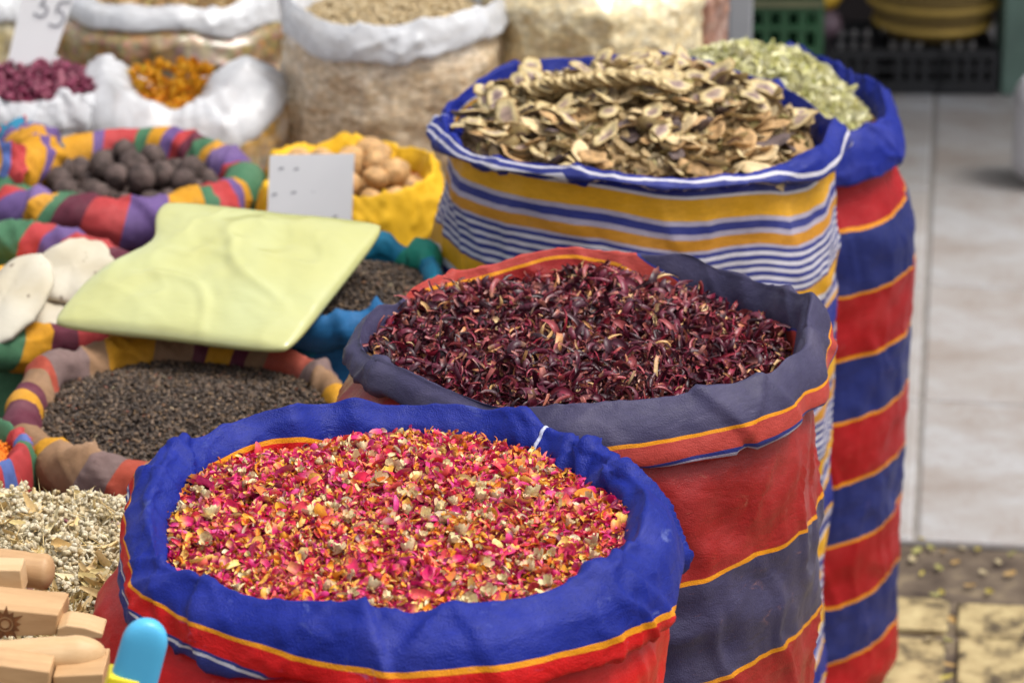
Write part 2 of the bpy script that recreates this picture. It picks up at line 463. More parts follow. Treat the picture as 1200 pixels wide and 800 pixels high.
def heap(name, label, cat, cx, cy, Rr, h, groups, m_base, seed, squash=1.0, kind='stuff', Rp=None, rmap=None):
    """one heap nobody could count: an uneven mound and its loose pieces. groups = [(templates, count, material, scale range, tilt, lift)]"""
    rg = np.random.default_rng(seed)
    NR, NA = 26, 72
    V = [(0, 0, h(0, 0))]; F = []
    for i in range(1, NR):
        for j in range(NA):
            a = j / NA * 2 * math.pi; r = Rr * i / (NR - 1)
            if rmap is not None: r *= float(per(rmap, np.array([a]))[0])
            x, y = r * math.cos(a), r * math.sin(a) * squash
            V.append((x, y, h(x, y) - (0.004 + (0.02 if i == NR - 1 else 0))))
    for j in range(NA): F.append((0, 1 + j, 1 + (j + 1) % NA))
    for i in range(NR - 2):
        for j in range(NA):
            a, b = 1 + i * NA + j, 1 + i * NA + (j + 1) % NA
            F.append((a, a + NA, b + NA, b))
    lv = [V]; lf = [list(map(tuple, F))]; luv = [np.zeros((len(V), 2))]; fm = [0] * len(F); mats = [m_base]; off = len(V)
    Rp = Rp or Rr
    for (temps, n, mt, sc, tilt, lift) in groups:
        mats.append(mt)
        T = np.stack([q[0] for q in temps]); F0 = temps[0][1]; U0 = temps[0][2]; kv = T.shape[1]
        rr = Rp * np.sqrt(rg.uniform(0, 1, n)); aa = rg.uniform(0, 2 * math.pi, n)
        if rmap is not None: rr = rr * per(rmap, aa)
        x, y = rr * np.cos(aa), rr * np.sin(aa) * squash
        z = np.array([h(p, q) for p, q in zip(x, y)]) + rg.uniform(lift[0], lift[1], n)
        s = rg.uniform(sc[0], sc[1], n); ti = rg.integers(0, len(T), n)
        X = np.einsum('nij,nkj->nki', rots(n, tilt, rg), T[ti] * s[:, None, None]) + np.stack([x, y, z], -1)[:, None, :]
        lv.append(X.reshape(-1, 3)); luv.append(np.tile(U0, (n, 1)))
        FF = (F0[None] + (off + np.arange(n) * kv)[:, None, None]).reshape(-1, F0.shape[1])
        lf.append(FF); fm += [len(mats) - 1] * len(FF); off += n * kv
    Vall = np.concatenate([np.asarray(q, float) for q in lv]); UVall = np.concatenate(luv)
    Fl = lf[0] + [tuple(q) for arr in lf[1:] for q in arr.tolist()]
    o = link(name, mesh(name, Vall, Fl, mats, UVall, fm), None, (cx, cy, 0))
    return tag(o, label, cat, kind=kind)

def join_templates(parts):
    """[(V,F,UV, matrix)] -> one template"""
    V, F, U, n = [], [], [], 0
    for v, f, u, m in parts:
        v2 = np.array([tuple(m @ Vector(q)) for q in v]); V.append(v2); F.append(f + n); U.append(u); n += len(v)
    return np.concatenate(V), np.concatenate(F), np.concatenate(U)

def singles(name, label, cat, group, meshes, spots):
    """copies that share mesh data; spots = [(x,y,z, euler, scale)]"""
    first = None; outl = []
    for i, (x, y, z, e, s) in enumerate(spots):
        me = meshes[i % len(meshes)]
        if first is None:
            o = D.objects.new(name, me); first = o
        else:
            o = first.copy(); o.data = me
        col.objects.link(o); o.location = (float(x), float(y), float(z)); o.rotation_euler = e
        o.scale = (s, s, s) if not isinstance(s, tuple) else s
        lb = label if isinstance(label, str) else label[i % len(label)]
        tag(o, lb, cat, group); outl.append(o)
    return outl

RIM = 0.95
M_SEAM = plain('pale_stitching', (0.42, 0.44, 0.58, 1), 0.7, 0.3, 400)
#SECTION ground
# ------------------------------------------------------------------ the ground
k = NT('mortar_dirt', 0.9, 0.2)
c = k.ramp(k.noise(18, 6), [(0.3, srgb(62, 52, 46)), (0.55, srgb(98, 86, 74)), (0.72, srgb(128, 114, 92))])
k.base(c); k.bump(k.noise(120, 5), 0.6, 0.004); M_DIRT = k.m
V = [(-40, -40, 0), (40, -40, 0), (40, 60, 0), (-40, 60, 0)]
g = link('ground', mesh('ground', V, [(0, 1, 2, 3)], M_DIRT, smooth=False)); tag(g, 'dark gritty ground between the paving stones', kind='structure')

k = NT('floor_tile_stone', 0.5, 0.35)
f = k.noise(5, 6, k.vscale(k.coord(), (1.0, 1.5, 1)), 0.6, 0.8)
oi = k.n('ObjectInfo').outputs['Random']
c = k.ramp(f, [(0.30, srgb(138, 130, 126)), (0.44, srgb(154, 151, 150)), (0.60, srgb(164, 165, 168)), (0.8, srgb(176, 178, 182))])
c = k.mix(k.ramp(k.noise(9, 5, None, 0.7, 2.5), [(0.5, gray(0)), (0.53, gray(0.4)), (0.57, gray(0))]), c, srgb(126, 108, 96))
c = k.mix(k.ramp(oi, [(0, gray(0.0)), (1, gray(0.35))]), c, srgb(150, 136, 124))
k.base(c); k.bump(k.noise(60, 4), 0.12, 0.002); M_TILE = k.m
k = NT('paving_stone_cream', 0.85, 0.25)
c = k.ramp(k.noise(22, 6, None, 0.65), [(0.36, srgb(72, 62, 50)), (0.44, srgb(120, 106, 78)), (0.52, srgb(160, 143, 104)), (0.72, srgb(184, 168, 126))])
k.base(c); k.bump(k.noise(70, 5), 0.6, 0.004); M_PAVE = k.m

A0 = R(-7.5)
def slab(name, parent, poly_o, ex, ey, sx, sy, zt, zb, mat, jit, seed):
    """rounded uneven slab; centre at poly_o"""
    rs = random.Random(seed)
    V, F = box(-sx / 2, sx / 2, -sy / 2, sy / 2, zb, zt, min(0.006, (zt - zb) * 0.4))
    V = [(x + rs.uniform(-jit, jit), y + rs.uniform(-jit, jit), z) for x, y, z in V]
    o = link(name, mesh(name, V, F, mat, smooth=False), parent, (poly_o[0], poly_o[1], 0)); o.rotation_euler = (0, 0, A0); return o
ux, uy = np.array([math.cos(A0), math.sin(A0)]), np.array([-math.sin(A0), math.cos(A0)])
edge = at(1072, 633, 0.012)[:2]          # corner of the joint and the tile edge
tf = D.objects.new('tiled_floor', None); col.objects.link(tf); tag(tf, 'pale stone tiled floor of the lane with thin grey joints', kind='structure')
TW, TL, J = 0.62, 0.62, 0.007
n = 0
for i in range(-5, 4):
    for j in range(0, 8):
        cc = edge + ux * ((i + 0.5) * TW) + uy * ((j + 0.5) * TL)
        slab('floor_tile', tf, cc, ux, uy, TW - J, TL - J, 0.014 + 0.0012 * math.sin(n * 5.1), -0.01, M_TILE, 0.0006, n); n += 1
v, f = [], []
cg = edge + ux * (-0.5 * TW) + uy * (4 * TL)
gb = slab('grout_bed', tf, cg, ux, uy, 9 * TW - 0.004, 8 * TL - 0.004, 0.0105, -0.012, plain('grey_grout', srgb(126, 121, 117), 0.9, 0.2, 40), 0.0, 1)
pv = D.objects.new('pavement', None); col.objects.link(pv); tag(pv, 'worn cream paving stones with dark dirty joints', kind='structure')
e2 = at(1112, 748, 0.0)[:2]
n = 0
for i in range(-7, 6):
    for j in range(-6, 1):
        if j == 0: sx, sy, oy = 0.235, 0.115, 0.064
        else: sx, sy, oy = 0.235, 0.225, 0.125 - 0.25 + (j + 1) * 0.25
        cc = e2 + ux * ((i + 0.5) * 0.25 + 0.004) + uy * oy
        slab('paving_stone', pv, cc, ux, uy, sx, sy, 0.009 + 0.002 * math.sin(n * 3.3), -0.02, M_PAVE, 0.004, 100 + n); n += 1
# small fallen yellow bits on the dirty strip
M_BIT = island_mat('dry_bits', [(0, srgb(178, 160, 60)), (0.5, srgb(196, 182, 90)), (0.8, srgb(150, 150, 70)), (1, srgb(170, 90, 50))], 0.7)
bits = [mesh('fallen_bit', *(lambda t: (t[0], t[1], M_BIT, t[2]))(petal_t(0.016, 0.009, 0.5, 0.3, seed=q))) for q in range(4)]
bits_c = [mesh('fallen_bit', *(lambda t: (t[0], t[1], mm, t[2]))(petal_t(0.017, 0.010, 0.5, 0.3, seed=3))) for mm in
          (plain('bit_yellow', srgb(160, 146, 62), 0.7), plain('bit_green', srgb(140, 136, 74), 0.7), plain('bit_orange', srgb(150, 120, 66), 0.7), plain('bit_cream', srgb(165, 152, 118), 0.7))]
sp = []
for q, (u, v) in enumerate([(1080, 634), (1091, 638), (1106, 642), (1128, 639), (1147, 640), (1187, 645), (1184, 669), (1152, 667), (1104, 690), (1096, 694), (1137, 683), (1070, 652), (1081, 668), (1111, 748), (1112, 777),
                            (1091, 746), (1110, 792), (1100, 662), (1120, 655), (1170, 655), (1160, 690), (1075, 642), (1115, 728)]):
    p = at(u, v, 0.012 if v < 742 and v > 637 else 0.017)
    z = 0.006 if v < 720 else 0.013
    sp.append((p[0], p[1], z if v > 636 else 0.02, (random.uniform(-.3, .3), random.uniform(-.3, .3), random.uniform(0, 6)), random.uniform(0.7, 1.25)))
singles('fallen_petal', 'small dry yellowish petal fallen on the dirty strip of pavement', 'petal', 'dry petals fallen on the pavement', bits_c, sp)
rg = np.random.default_rng(5)
#SECTION main sacks
# ------------------------------------------------------------------ the four big striped sacks on the right
RED_B = [(0.150, RED), (0.005, YEL), (0.120, BLUE), (0.005, YEL)]
m_rose_body = band_mat('red_blue_sackcloth', RED_B, -0.012, rough=0.36, spec=0.22, wear=0.22, wearcol=(0.75, 0.35, 0.22, 1), fade=0.05, bump=0.3)
m_rose_cuff = band_mat('blue_cuff_cloth', [(0.160, RED), (0.005, YEL), (0.092, BLUE), (0.0055, YEL), (0.024, RED), (0.004, INK), (0.003, WHITE), (0.03, INK)], -0.203, repeat=False,
                       rough=0.5, wear=0.55, wearcol=(0.17, 0.21, 0.46, 1), fade=0.03, bump=0.55)
ROSE = at(462, 598, RIM)
s_rose = sack('rose_petal_sack', 'red sack with a wide blue folded cuff full of pink rose petals', ROSE[0], ROSE[1], RIM,
     {0: 0.203, 90: 0.208, 180: 0.197, 225: 0.200, 270: 0.206, 315: 0.204}, {0: 0.252, 90: 0.246, 150: 0.248, 185: 0.241, 218: 0.242, 250: 0.251, 270: 0.253, 315: 0.254},
     {0: 0.070, 60: 0.05, 120: 0.045, 180: 0.044, 215: 0.050, 240: 0.055, 270: 0.060, 300: 0.062, 335: 0.07},
     m_rose_body, m_rose_cuff, 3, bl1=0.07, Rb={0: 0.240, 150: 0.256, 185: 0.266, 225: 0.270, 255: 0.262, 285: 0.252, 320: 0.242}, amp=0.0075, NTH=320,
     kout={0: 0.62, 25: 0.62, 60: 0.85, 150: 2.0, 198: 2.1, 225: 1.5, 262: 1.05, 300: 0.98, 340: 0.80}, crest={60: 0.004, 90: 0.008, 125: 0.020, 160: 0.014, 200: 0.0, 270: 0.0, 345: 0.0, 0: 0.010, 20: 0.004},
     vshift={0: 0.0, 90: 0.012, 130: -0.012, 160: 0.0}, sag=0.30, nfold=13, bamp=0.0075, seams=((54, M_SEAM),),
     notch=((118, 5, -0.014, 0.006), (101, 4, -0.006, 0.008), (150, 7, 0.010, 0.004), (62, 5, 0.004, 0.006), (207, 6, 0.006, -0.004)))

m_hib_body = band_mat('dusty_red_navy_sackcloth', [(0.128, DRED), (0.005, YEL), (0.112, NAVY), (0.005, YEL)], -0.005, rough=0.34, spec=0.25, wear=0.3, wearcol=(0.75, 0.33, 0.2, 1), fade=0.05, bump=0.4)
m_hib_cuff = band_mat('dusty_navy_cuff_cloth', [(0.160, DRED), (0.004, YEL), (0.018, PINK), (0.003, INK), (0.084, NAVY), (0.004, YEL), (0.020, PINK), (0.003, INK), (0.003, LILAC), (0.03, DRED)], -0.225, repeat=False,
                      rough=0.5, wear=0.2, wearcol=(0.16, 0.16, 0.25, 1), fade=0.05)
HIB = at(686, 386, RIM)
s_hib = sack('hibiscus_sack', 'dull red sack with a dusty navy cuff full of dark hibiscus flowers', HIB[0], HIB[1], RIM,
     {0: 0.216, 90: 0.222, 180: 0.217, 270: 0.216}, {0: 0.248, 90: 0.240, 175: 0.246, 205: 0.238, 230: 0.240, 262: 0.250, 290: 0.250}, {0: 0.055, 90: 0.05, 160: 0.034, 190: 0.024, 232: 0.026, 258: 0.048, 290: 0.058, 330: 0.06},
     m_hib_body, m_hib_cuff, 8, Rb={0: 0.238, 160: 0.250, 205: 0.266, 235: 0.262, 270: 0.247, 330: 0.240}, bl1=0.06, amp=0.0055, bamp=0.0085, NTH=300, hlump=26,
     vshift={0: 0.0, 55: 0.0, 82: -0.052, 135: -0.054, 160: -0.02, 180: 0.0, 270: 0.0}, kout={0: 1.2, 180: 0.8, 225: 0.75, 270: 1.0, 330: 1.15}, sag=0.34,
     crest={0: 0.014, 40: 0.006, 90: 0.004, 140: -0.004, 180: 0.0, 270: 0.0, 340: 0.006}, notch=((8, 6, 0.010, 0.012), (150, 7, -0.008, -0.010), (330, 7, -0.006, 0.004), (345, 6, 0.004, 0.0), (62, 6, 0.004, 0.008), (215, 8, 0.004, 0.006)))

def ys(*a): return list(a)
STR = [(0.003, INK), (0.004, WHITE), (0.026, STYEL), (0.006, LILAC), (0.009, INK), (0.007, LILAC), (0.013, (0.55, 0.24, 0.02, 1)), (0.004, LILAC)]
for q in range(5): STR += [(0.0055, INK), (0.0045, WHITE)]
STR += [(0.004, INK), (0.024, STYEL), (0.007, WHITE), (0.010, INK), (0.008, LILAC), (0.005, STYEL), (0.040, BLUE), (0.005, STYEL), (0.012, LILAC), (0.008, INK)]
m_str_body = band_mat('yellow_blue_white_striped_cloth', STR, -0.002, rough=0.5, wear=0.12, fade=0.05, wob=0.0015)
m_str_cuff = band_mat('blue_yellow_edge_cloth', [(0.14, LILAC), (0.006, STYEL), (0.040, BLUE), (0.014, BLUE), (0.0025, WHITE), (0.006, INK), (0.0025, WHITE), (0.01, INK), (0.02, STYEL)], -0.186, repeat=False, rough=0.5, wear=0.15, fade=0.03)
STP = at(747, 138, RIM)
s_str = sack('striped_sack', 'yellow, blue and white striped sack with a thin blue rim full of dried slices', STP[0], STP[1], RIM,
     {0: 0.226, 90: 0.226, 180: 0.233, 230: 0.242, 290: 0.242, 325: 0.234}, {0: 0.256, 90: 0.248, 180: 0.254, 270: 0.252}, {0: 0.034, 90: 0.03, 180: 0.018, 220: 0.008, 260: 0.008, 300: 0.010, 330: 0.032}, m_str_body, m_str_cuff, 14,
     Rb={0: 0.249, 180: 0.253, 270: 0.25}, amp=0.005, bamp=0.006, NTH=300, inner=0.09, crest={0: -0.006, 90: 0.014, 140: 0.014, 180: 0.004, 215: 0.0, 270: 0.0, 310: -0.006, 350: 0.004},
     vshift={0: 0.0, 180: 0.0, 205: 0.013, 300: 0.012, 330: 0.0}, kout={0: 0.6, 180: 1.0, 330: 0.5}, bslant=(0.014, 310), seams=((186, M_SEAM),), notch=((355, 6, 0.012, 0.004), (190, 5, 0.004, 0.006), (318, 8, -0.010, -0.004)))

m_red_body = band_mat('red_blue_banded_sackcloth', [(0.086, (0.36, 0.006, 0.010, 1)), (0.0045, YEL), (0.084, (0.013, 0.021, 0.135, 1)), (0.0045, YEL)], -0.022, rough=0.42, wear=0.15, wearcol=(0.6, 0.3, 0.2, 1), fade=0.04)
m_red_cuff = band_mat('plain_blue_cuff_cloth', [(0.116, RED), (0.006, YEL), (0.074, BLUE), (0.06, BLUE)], -0.150, repeat=False, rough=0.5, wear=0.15, wearcol=(0.2, 0.25, 0.5, 1), fade=0.04)
RDS = at(905, 128, 0.85)
s_red = sack('pale_pod_sack', 'tall sack banded red and blue with a blue cuff, behind the striped sack', RDS[0], RDS[1], 0.85,
     {0: 0.140, 90: 0.148, 180: 0.150, 270: 0.140}, {0: 0.176, 90: 0.168, 180: 0.172, 270: 0.174}, {0: 0.052, 90: 0.04, 180: 0.05, 270: 0.060}, m_red_body, m_red_cuff, 21,
     Rb={0: 0.194, 180: 0.19, 270: 0.19}, amp=0.006, bamp=0.0055, vlump=3.5, NTH=240, crest={0: 0.006, 40: 0.026, 75: 0.036, 110: 0.012, 180: 0.0, 270: 0.0}, notch=((20, 8, 0.008, 0.004), (75, 8, 0.01, 0.010)), vshift={0: 0.0, 30: 0.022, 80: 0.022, 120: 0.0, 180: 0.0})

# ------------------------------------------------------------------ what the big sacks hold
# rose petals
m_petal = island_mat('rose_petal', [(0.0, (0.30, 0.006, 0.06, 1)), (0.16, (0.74, 0.018, 0.17, 1)), (0.33, (0.76, 0.060, 0.30, 1)), (0.48, (0.80, 0.014, 0.07, 1)), (0.58, (0.88, 0.11, 0.13, 1)), (0.67, (0.94, 0.26, 0.03, 1)), (0.77, (0.96, 0.47, 0.035, 1)),
                                (0.83, (0.95, 0.70, 0.24, 1)), (0.88, (0.92, 0.82, 0.56, 1)), (0.90, (0.22, 0.03, 0.09, 1)), (1.0, (0.58, 0.012, 0.10, 1))], 0.42, tip=(0.97, 0.62, 0.09, 1), tip_range=(0.05, 0.42), mottle=0.35, translu=0.14)
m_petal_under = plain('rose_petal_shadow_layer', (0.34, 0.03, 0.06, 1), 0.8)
pt = [curl_t(random.uniform(0.011, 0.018), random.uniform(0.008, 0.0125), 700 + q, n=6, kb=(30, 170), trough=1.15) for q in range(24)]
ps = [curl_t(random.uniform(0.009, 0.016), random.uniform(0.0035, 0.006), 760 + q, n=6, kb=(40, 220), trough=1.2) for q in range(24)]
hr = heap_fn(RIM - 0.017, 0.014, 0.2, 0.010, 2.0, slope=(0, 0.028))
heap('rose_petals', 'heap of dried pink and orange rose petals filling the front sack', 'rose petals', ROSE[0], ROSE[1], 0.212, hr,
     [(pt, 4600, m_petal, (0.5, 1.05), 0.6, (-0.004, 0.007)), (pt, 420, m_petal, (1.1, 1.6), 0.5, (0.0, 0.008)), (ps, 9500, m_petal, (0.5, 1.1), 0.7, (-0.004, 0.007))], m_petal_under, 1)
# cream rosebuds among them
m_bud = island_mat('dried_rosebud', [(0, (0.84, 0.70, 0.36, 1)), (0.4, (0.90, 0.80, 0.50, 1)), (0.75, (0.70, 0.62, 0.32, 1)), (0.87, (0.30, 0.22, 0.11, 1)), (1, (0.86, 0.58, 0.36, 1))], 0.6, mottle=0.3, translu=0.0)
def bud(seed):
    rs = random.Random(seed); P = []
    for q in range(5):
        a = q / 5 * 6.283 + rs.uniform(-.3, .3)
        v, f, u = petal_t(0.012 * rs.uniform(.8, 1.2), 0.008, 0.5, 0.5, seed=seed * 9 + q)
        m = Matrix.Rotation(a, 4, 'Z') @ Matrix.Translation((0, 0.003, 0.002)) @ Matrix.Rotation(rs.uniform(0.2, 1.1), 4, 'X')
        P.append((v, f, u, m))
    return join_templates(P)
buds = []
for q in range(5):
    v, f, u = bud(q); buds.append(mesh('dried_rosebud', v, f, m_bud, u))
sp = []
for q in range(150):
    r = 0.19 * math.sqrt(random.random()); a = random.random() * 6.283
    x, y = r * math.cos(a), r * math.sin(a)
    if q < 24: a = random.uniform(-1.2, 0.9); x, y = r * math.cos(a), r * math.sin(a)
    sp.append((ROSE[0] + x, ROSE[1] + y, hr(x, y) + 0.0045, (random.uniform(-.7, .7), random.uniform(-.7, .7), random.uniform(0, 6)), random.choice((0.45, 0.55, 0.7, 0.85, 1.1))))
singles('dried_rosebud', 'dried cream rosebud lying among the pink rose petals', 'rosebud', 'cream rosebuds among the rose petals', buds, sp)

# hibiscus
m_hib = island_mat('dried_hibiscus', [(0.0, (0.030, 0.008, 0.014, 1)), (0.28, (0.060, 0.009, 0.020, 1)), (0.48, (0.125, 0.011, 0.032, 1)), (0.64, (0.22, 0.016, 0.045, 1)), (0.77, (0.36, 0.022, 0.045, 1)), (0.83, (0.07, 0.024, 0.036, 1)),
                               (0.92, (0.46, 0.07, 0.08, 1)), (0.96, (0.72, 0.38, 0.13, 1)), (1.0, (0.78, 0.56, 0.28, 1))], 0.38, tip=(0.64, 0.22, 0.15, 1), tip_range=(0.0, 0.22), mottle=0.4, translu=0.05, spec=0.5)
m_hib_under = plain('hibiscus_under', (0.035, 0.006, 0.012, 1), 0.8)
hb = [curl_t(random.uniform(0.032, 0.058), random.uniform(0.0055, 0.0105), 30 + q, n=14, kb=(35, 130)) for q in range(24)]
hs = [curl_t(random.uniform(0.020, 0.040), random.uniform(0.0022, 0.0048), 60 + q, n=10, kb=(40, 170)) for q in range(24)]
hh = heap_fn(RIM - 0.032, 0.024, 0.218, 0.015, 6.0, slope=(-0.03, 0.0), k=11, peak=(0.0, 0.03))
heap('hibiscus_flowers', 'heap of dried dark red hibiscus flowers filling the navy cuffed sack', 'hibiscus', HIB[0], HIB[1], 0.218, hh,
     [(hb, 2500, m_hib, (0.6, 1.2), 0.65, (-0.010, 0.007)), (hs, 4200, m_hib, (0.5, 1.2), 0.7, (-0.006, 0.010))], m_hib_under, 4)
m_hib1 = island_mat('dried_hibiscus_calyx', [(0, (0.045, 0.011, 0.022, 1)), (0.5, (0.13, 0.014, 0.035, 1)), (0.85, (0.24, 0.02, 0.045, 1)), (1, (0.40, 0.09, 0.09, 1))], 0.38, tip=(0.55, 0.30, 0.14, 1), tip_range=(0.0, 0.2), mottle=0.4)
def calyx(seed):
    rs = random.Random(seed); P = []
    for q in range(5):
        v, f, u = curl_t(0.034 * rs.uniform(.8, 1.3), 0.0085, seed * 7 + q, n=12, kb=(35, 140))
        m = Matrix.Rotation(q / 5 * 6.283 + rs.uniform(-.3, .3), 4, 'Z') @ Matrix.Translation((0, 0.006, 0.002)) @ Matrix.Rotation(rs.uniform(0.3, 1.3), 4, 'X')
        P.append((v, f, u, m))
    return join_templates(P)
cals = [mesh('dried_hibiscus_flower', *(lambda t: (t[0], t[1], m_hib1, t[2]))(calyx(q))) for q in range(6)]
sp = []
for q in range(130):
    r = 0.205 * math.sqrt(random.random()); a = random.random() * 6.283; x, y = r * math.cos(a), r * math.sin(a)
    sp.append((HIB[0] + x, HIB[1] + y, hh(x, y) + random.uniform(0.0, 0.008), (random.uniform(-1.3, 1.3), random.uniform(-1.3, 1.3), random.uniform(0, 6)), random.uniform(0.7, 1.25)))
singles('dried_hibiscus_flower', 'curled dark red hibiscus flower lying on the hibiscus heap', 'hibiscus flower', 'hibiscus flowers on top of the heap', cals, sp)

# dried slices in the striped sack
k = NT('dried_slice', 0.6, 0.35)
uv = k.n('UVMap').outputs[0]; sepn = k.n('SeparateXYZ'); k.l(uv, sepn.inputs[0])
rd = k.math('ADD', sepn.outputs['X'], k.math('MULTIPLY', k.math('SUBTRACT', k.noise(110, 3), 0.5), 0.35))
oi = k.n('ObjectInfo').outputs['Random']
ring = k.ramp(rd, [(0.0, (0.20, 0.13, 0.14, 1)), (0.42, (0.34, 0.24, 0.21, 1)), (0.58, (0.68, 0.56, 0.32, 1)), (0.86, (0.64, 0.50, 0.24, 1)), (0.97, (0.30, 0.18, 0.065, 1))])
c = k.mix(k.math('MULTIPLY', k.math('FRACT', k.math('MULTIPLY', oi, 17.3)), 0.35), ring, (0.48, 0.34, 0.16, 1))
k.base(k.mix(1.0, c, k.ramp(k.noise(160, 4), [(0.3, gray(0.6)), (0.7, gray(1.0))]), 'MULTIPLY')); k.bump(k.noise(260, 3), 0.4, 0.002); M_SLICE = k.m
M_BROWN = plain('brown_dried_slice', (0.40, 0.24, 0.10, 1), 0.65, 0.4, 90, 0.4)
M_PALE = plain('pale_dried_piece', (0.58, 0.43, 0.23, 1), 0.65, 0.3, 70, 0.4)
M_DARK = plain('dark_dried_piece', (0.085, 0.055, 0.05, 1), 0.7, 0.4, 90, 0.4)
def slice_mesh(seed, L, Wd, th, curl, mat, name):
    rs = random.Random(seed); NA, NR = 16, 4; V, UV = [], []; F = []
    p = [rs.uniform(-.12, .12) for _ in range(NA)]
    def zz(x, y): return curl * (x * x / (Wd * Wd) * 0.5 + y * y / (L * L)) * L * 0.9 + 0.0011 * math.sin(x * 300 + seed) + 0.0013 * math.sin(y * 200 + seed * 2)
    for side in (1, -1):
        b = len(V); V.append((0, 0, zz(0, 0) + side * th / 2)); UV.append((0, 0))
        for i in range(1, NR + 1):
            for j in range(NA):
                a = j / NA * 6.2832; r = i / NR * (1 + p[j] * (i / NR))
                bean = 0.10 * L * (math.cos(a * 1) ** 2) * 0
                x, y = r * Wd / 2 * math.cos(a) * (1 - 0.12 * abs(math.sin(a)) ** 3) + bean, r * L / 2 * math.sin(a)
                e = 1.0 if i < NR else 0.35
                V.append((x, y, zz(x, y) + side * th / 2 * e)); UV.append((i / NR, j / NA))
        for j in range(NA):
            t = (b, b + 1 + j, b + 1 + (j + 1) % NA); F.append(t if side > 0 else t[::-1])
        for i in range(NR - 1):
            for j in range(NA):
                t = (b + 1 + i * NA + j, b + 1 + (i + 1) * NA + j, b + 1 + (i + 1) * NA + (j + 1) % NA, b + 1 + i * NA + (j + 1) % NA); F.append(t if side > 0 else t[::-1])
    o1 = 1 + (NR - 1) * NA; o2 = (1 + NR * NA) + o1
    for j in range(NA): F.append((o1 + j, o2 + j, o2 + (j + 1) % NA, o1 + (j + 1) % NA))
    return mesh(name, V, F, mat, UV)
sl = [slice_mesh(q, random.uniform(0.042, 0.054), random.uniform(0.022, 0.028), 0.0022, random.uniform(-.12, .15), M_SLICE, 'dried_slice') for q in range(8)]
br = [slice_mesh(20 + q, random.uniform(0.034, 0.054), random.uniform(0.020, 0.030), 0.0022, random.uniform(0.0, 0.55), (M_BROWN, M_PALE, M_SLICE, M_BROWN, M_SLICE, M_BROWN, M_SLICE, M_DARK, M_PALE, M_BROWN, M_SLICE, M_DARK)[q % 12], 'curled_dried_piece') for q in range(12)]
hz = heap_fn(RIM - 0.026, 0.042, 0.24, 0.010, 12.0, slope=(-0.02, 0.05), k=8, peak=(0.0, 0.03))
fl = [petal_t(random.uniform(0.016, 0.03), random.uniform(0.010, 0.018), random.uniform(0.3, 1.2), random.uniform(-1, 1.2), twist=random.uniform(-1.5, 1.5), wav=0.5, seed=200 + q) for q in range(10)]
m_chip = island_mat('dried_chip', [(0, (0.42, 0.27, 0.11, 1)), (0.25, (0.62, 0.46, 0.24, 1)), (0.5, (0.36, 0.22, 0.09, 1)), (0.65, (0.70, 0.57, 0.34, 1)), (0.8, (0.18, 0.11, 0.07, 1)), (0.9, (0.58, 0.50, 0.18, 1)), (1, (0.74, 0.64, 0.42, 1))], 0.65, mottle=0.4)
heap('dried_chips', 'small broken chips between the dried slices in the striped sack', 'dried chips', STP[0], STP[1], 0.224, hz,
     [(fl, 1700, m_chip, (0.6, 1.1), 0.55, (-0.010, 0.000))], plain('chip_under', (0.22, 0.14, 0.06, 1), 0.8), 6, Rp=0.212)
sp = []
for q in range(120):                       # pale ovals lie on the far, higher half
    a = random.uniform(0.1, math.pi + 0.1) if q % 5 else random.uniform(0, 6.28); r = 0.222 * math.sqrt(random.random())
    x, y = r * math.cos(a), r * math.sin(a) * 0.95 - 0.02
    sp.append((STP[0] + x, STP[1] + y, hz(x, y) + 0.008 + random.uniform(0, 0.012), (random.uniform(-.2, .85), random.uniform(-.6, .6), random.uniform(0, 6.28)), random.uniform(0.85, 1.2)))
singles('dried_slice', 'oval dried slice with pale edge in the striped sack', 'dried slice', 'oval dried slices in the striped sack', sl, sp)
sp = []
for q in range(36):                        # a fanned row of slices lying edge on, each on the next
    f = q / 35; x = -0.125 + 0.175 * f; y = 0.030 - 0.030 * f + random.uniform(-.004, .004)
    sp.append((STP[0] + x, STP[1] + y, hz(x, y) + 0.026 + 0.006 * math.sin(f * 3.14), (-0.30 + random.uniform(-.10, .10), 0.42 + random.uniform(-.12, .12), R(-62) + random.uniform(-.2, .2)), random.uniform(0.95, 1.2)))
singles('dried_slice', 'dried slice lying edge on in the fanned row at the back of the striped sack', 'dried slice', 'fanned row of dried slices in the striped sack', sl, sp)
sp = []
for q in range(120):
    a = random.uniform(math.pi, 2 * math.pi) if q % 6 else random.uniform(0, 6.28); r = 0.205 * math.sqrt(random.random())
    x, y = r * math.cos(a), r * math.sin(a) + 0.005
    sp.append((STP[0] + x, STP[1] + y, hz(x, y) + random.uniform(0.0, 0.012), (random.uniform(-.6, .6), random.uniform(-.6, .6), random.uniform(0, 6.28)), random.uniform(0.75, 1.2)))
singles('curled_dried_piece', 'curled brownish dried piece in the front half of the striped sack', 'dried piece', 'curled dried pieces in the striped sack', br, sp)
big = slice_mesh(77, 0.07, 0.05, 0.003, -0.9, M_PALE, 'large_dried_shell')
singles('large_dried_shell', 'large pale domed dried piece at the front right of the striped sack', 'dried piece', None, [big],
        [(STP[0] + 0.145, STP[1] - 0.155, hz(0.145, -0.155) + 0.018, (0.35, 0.0, 1.3), 1.0)])

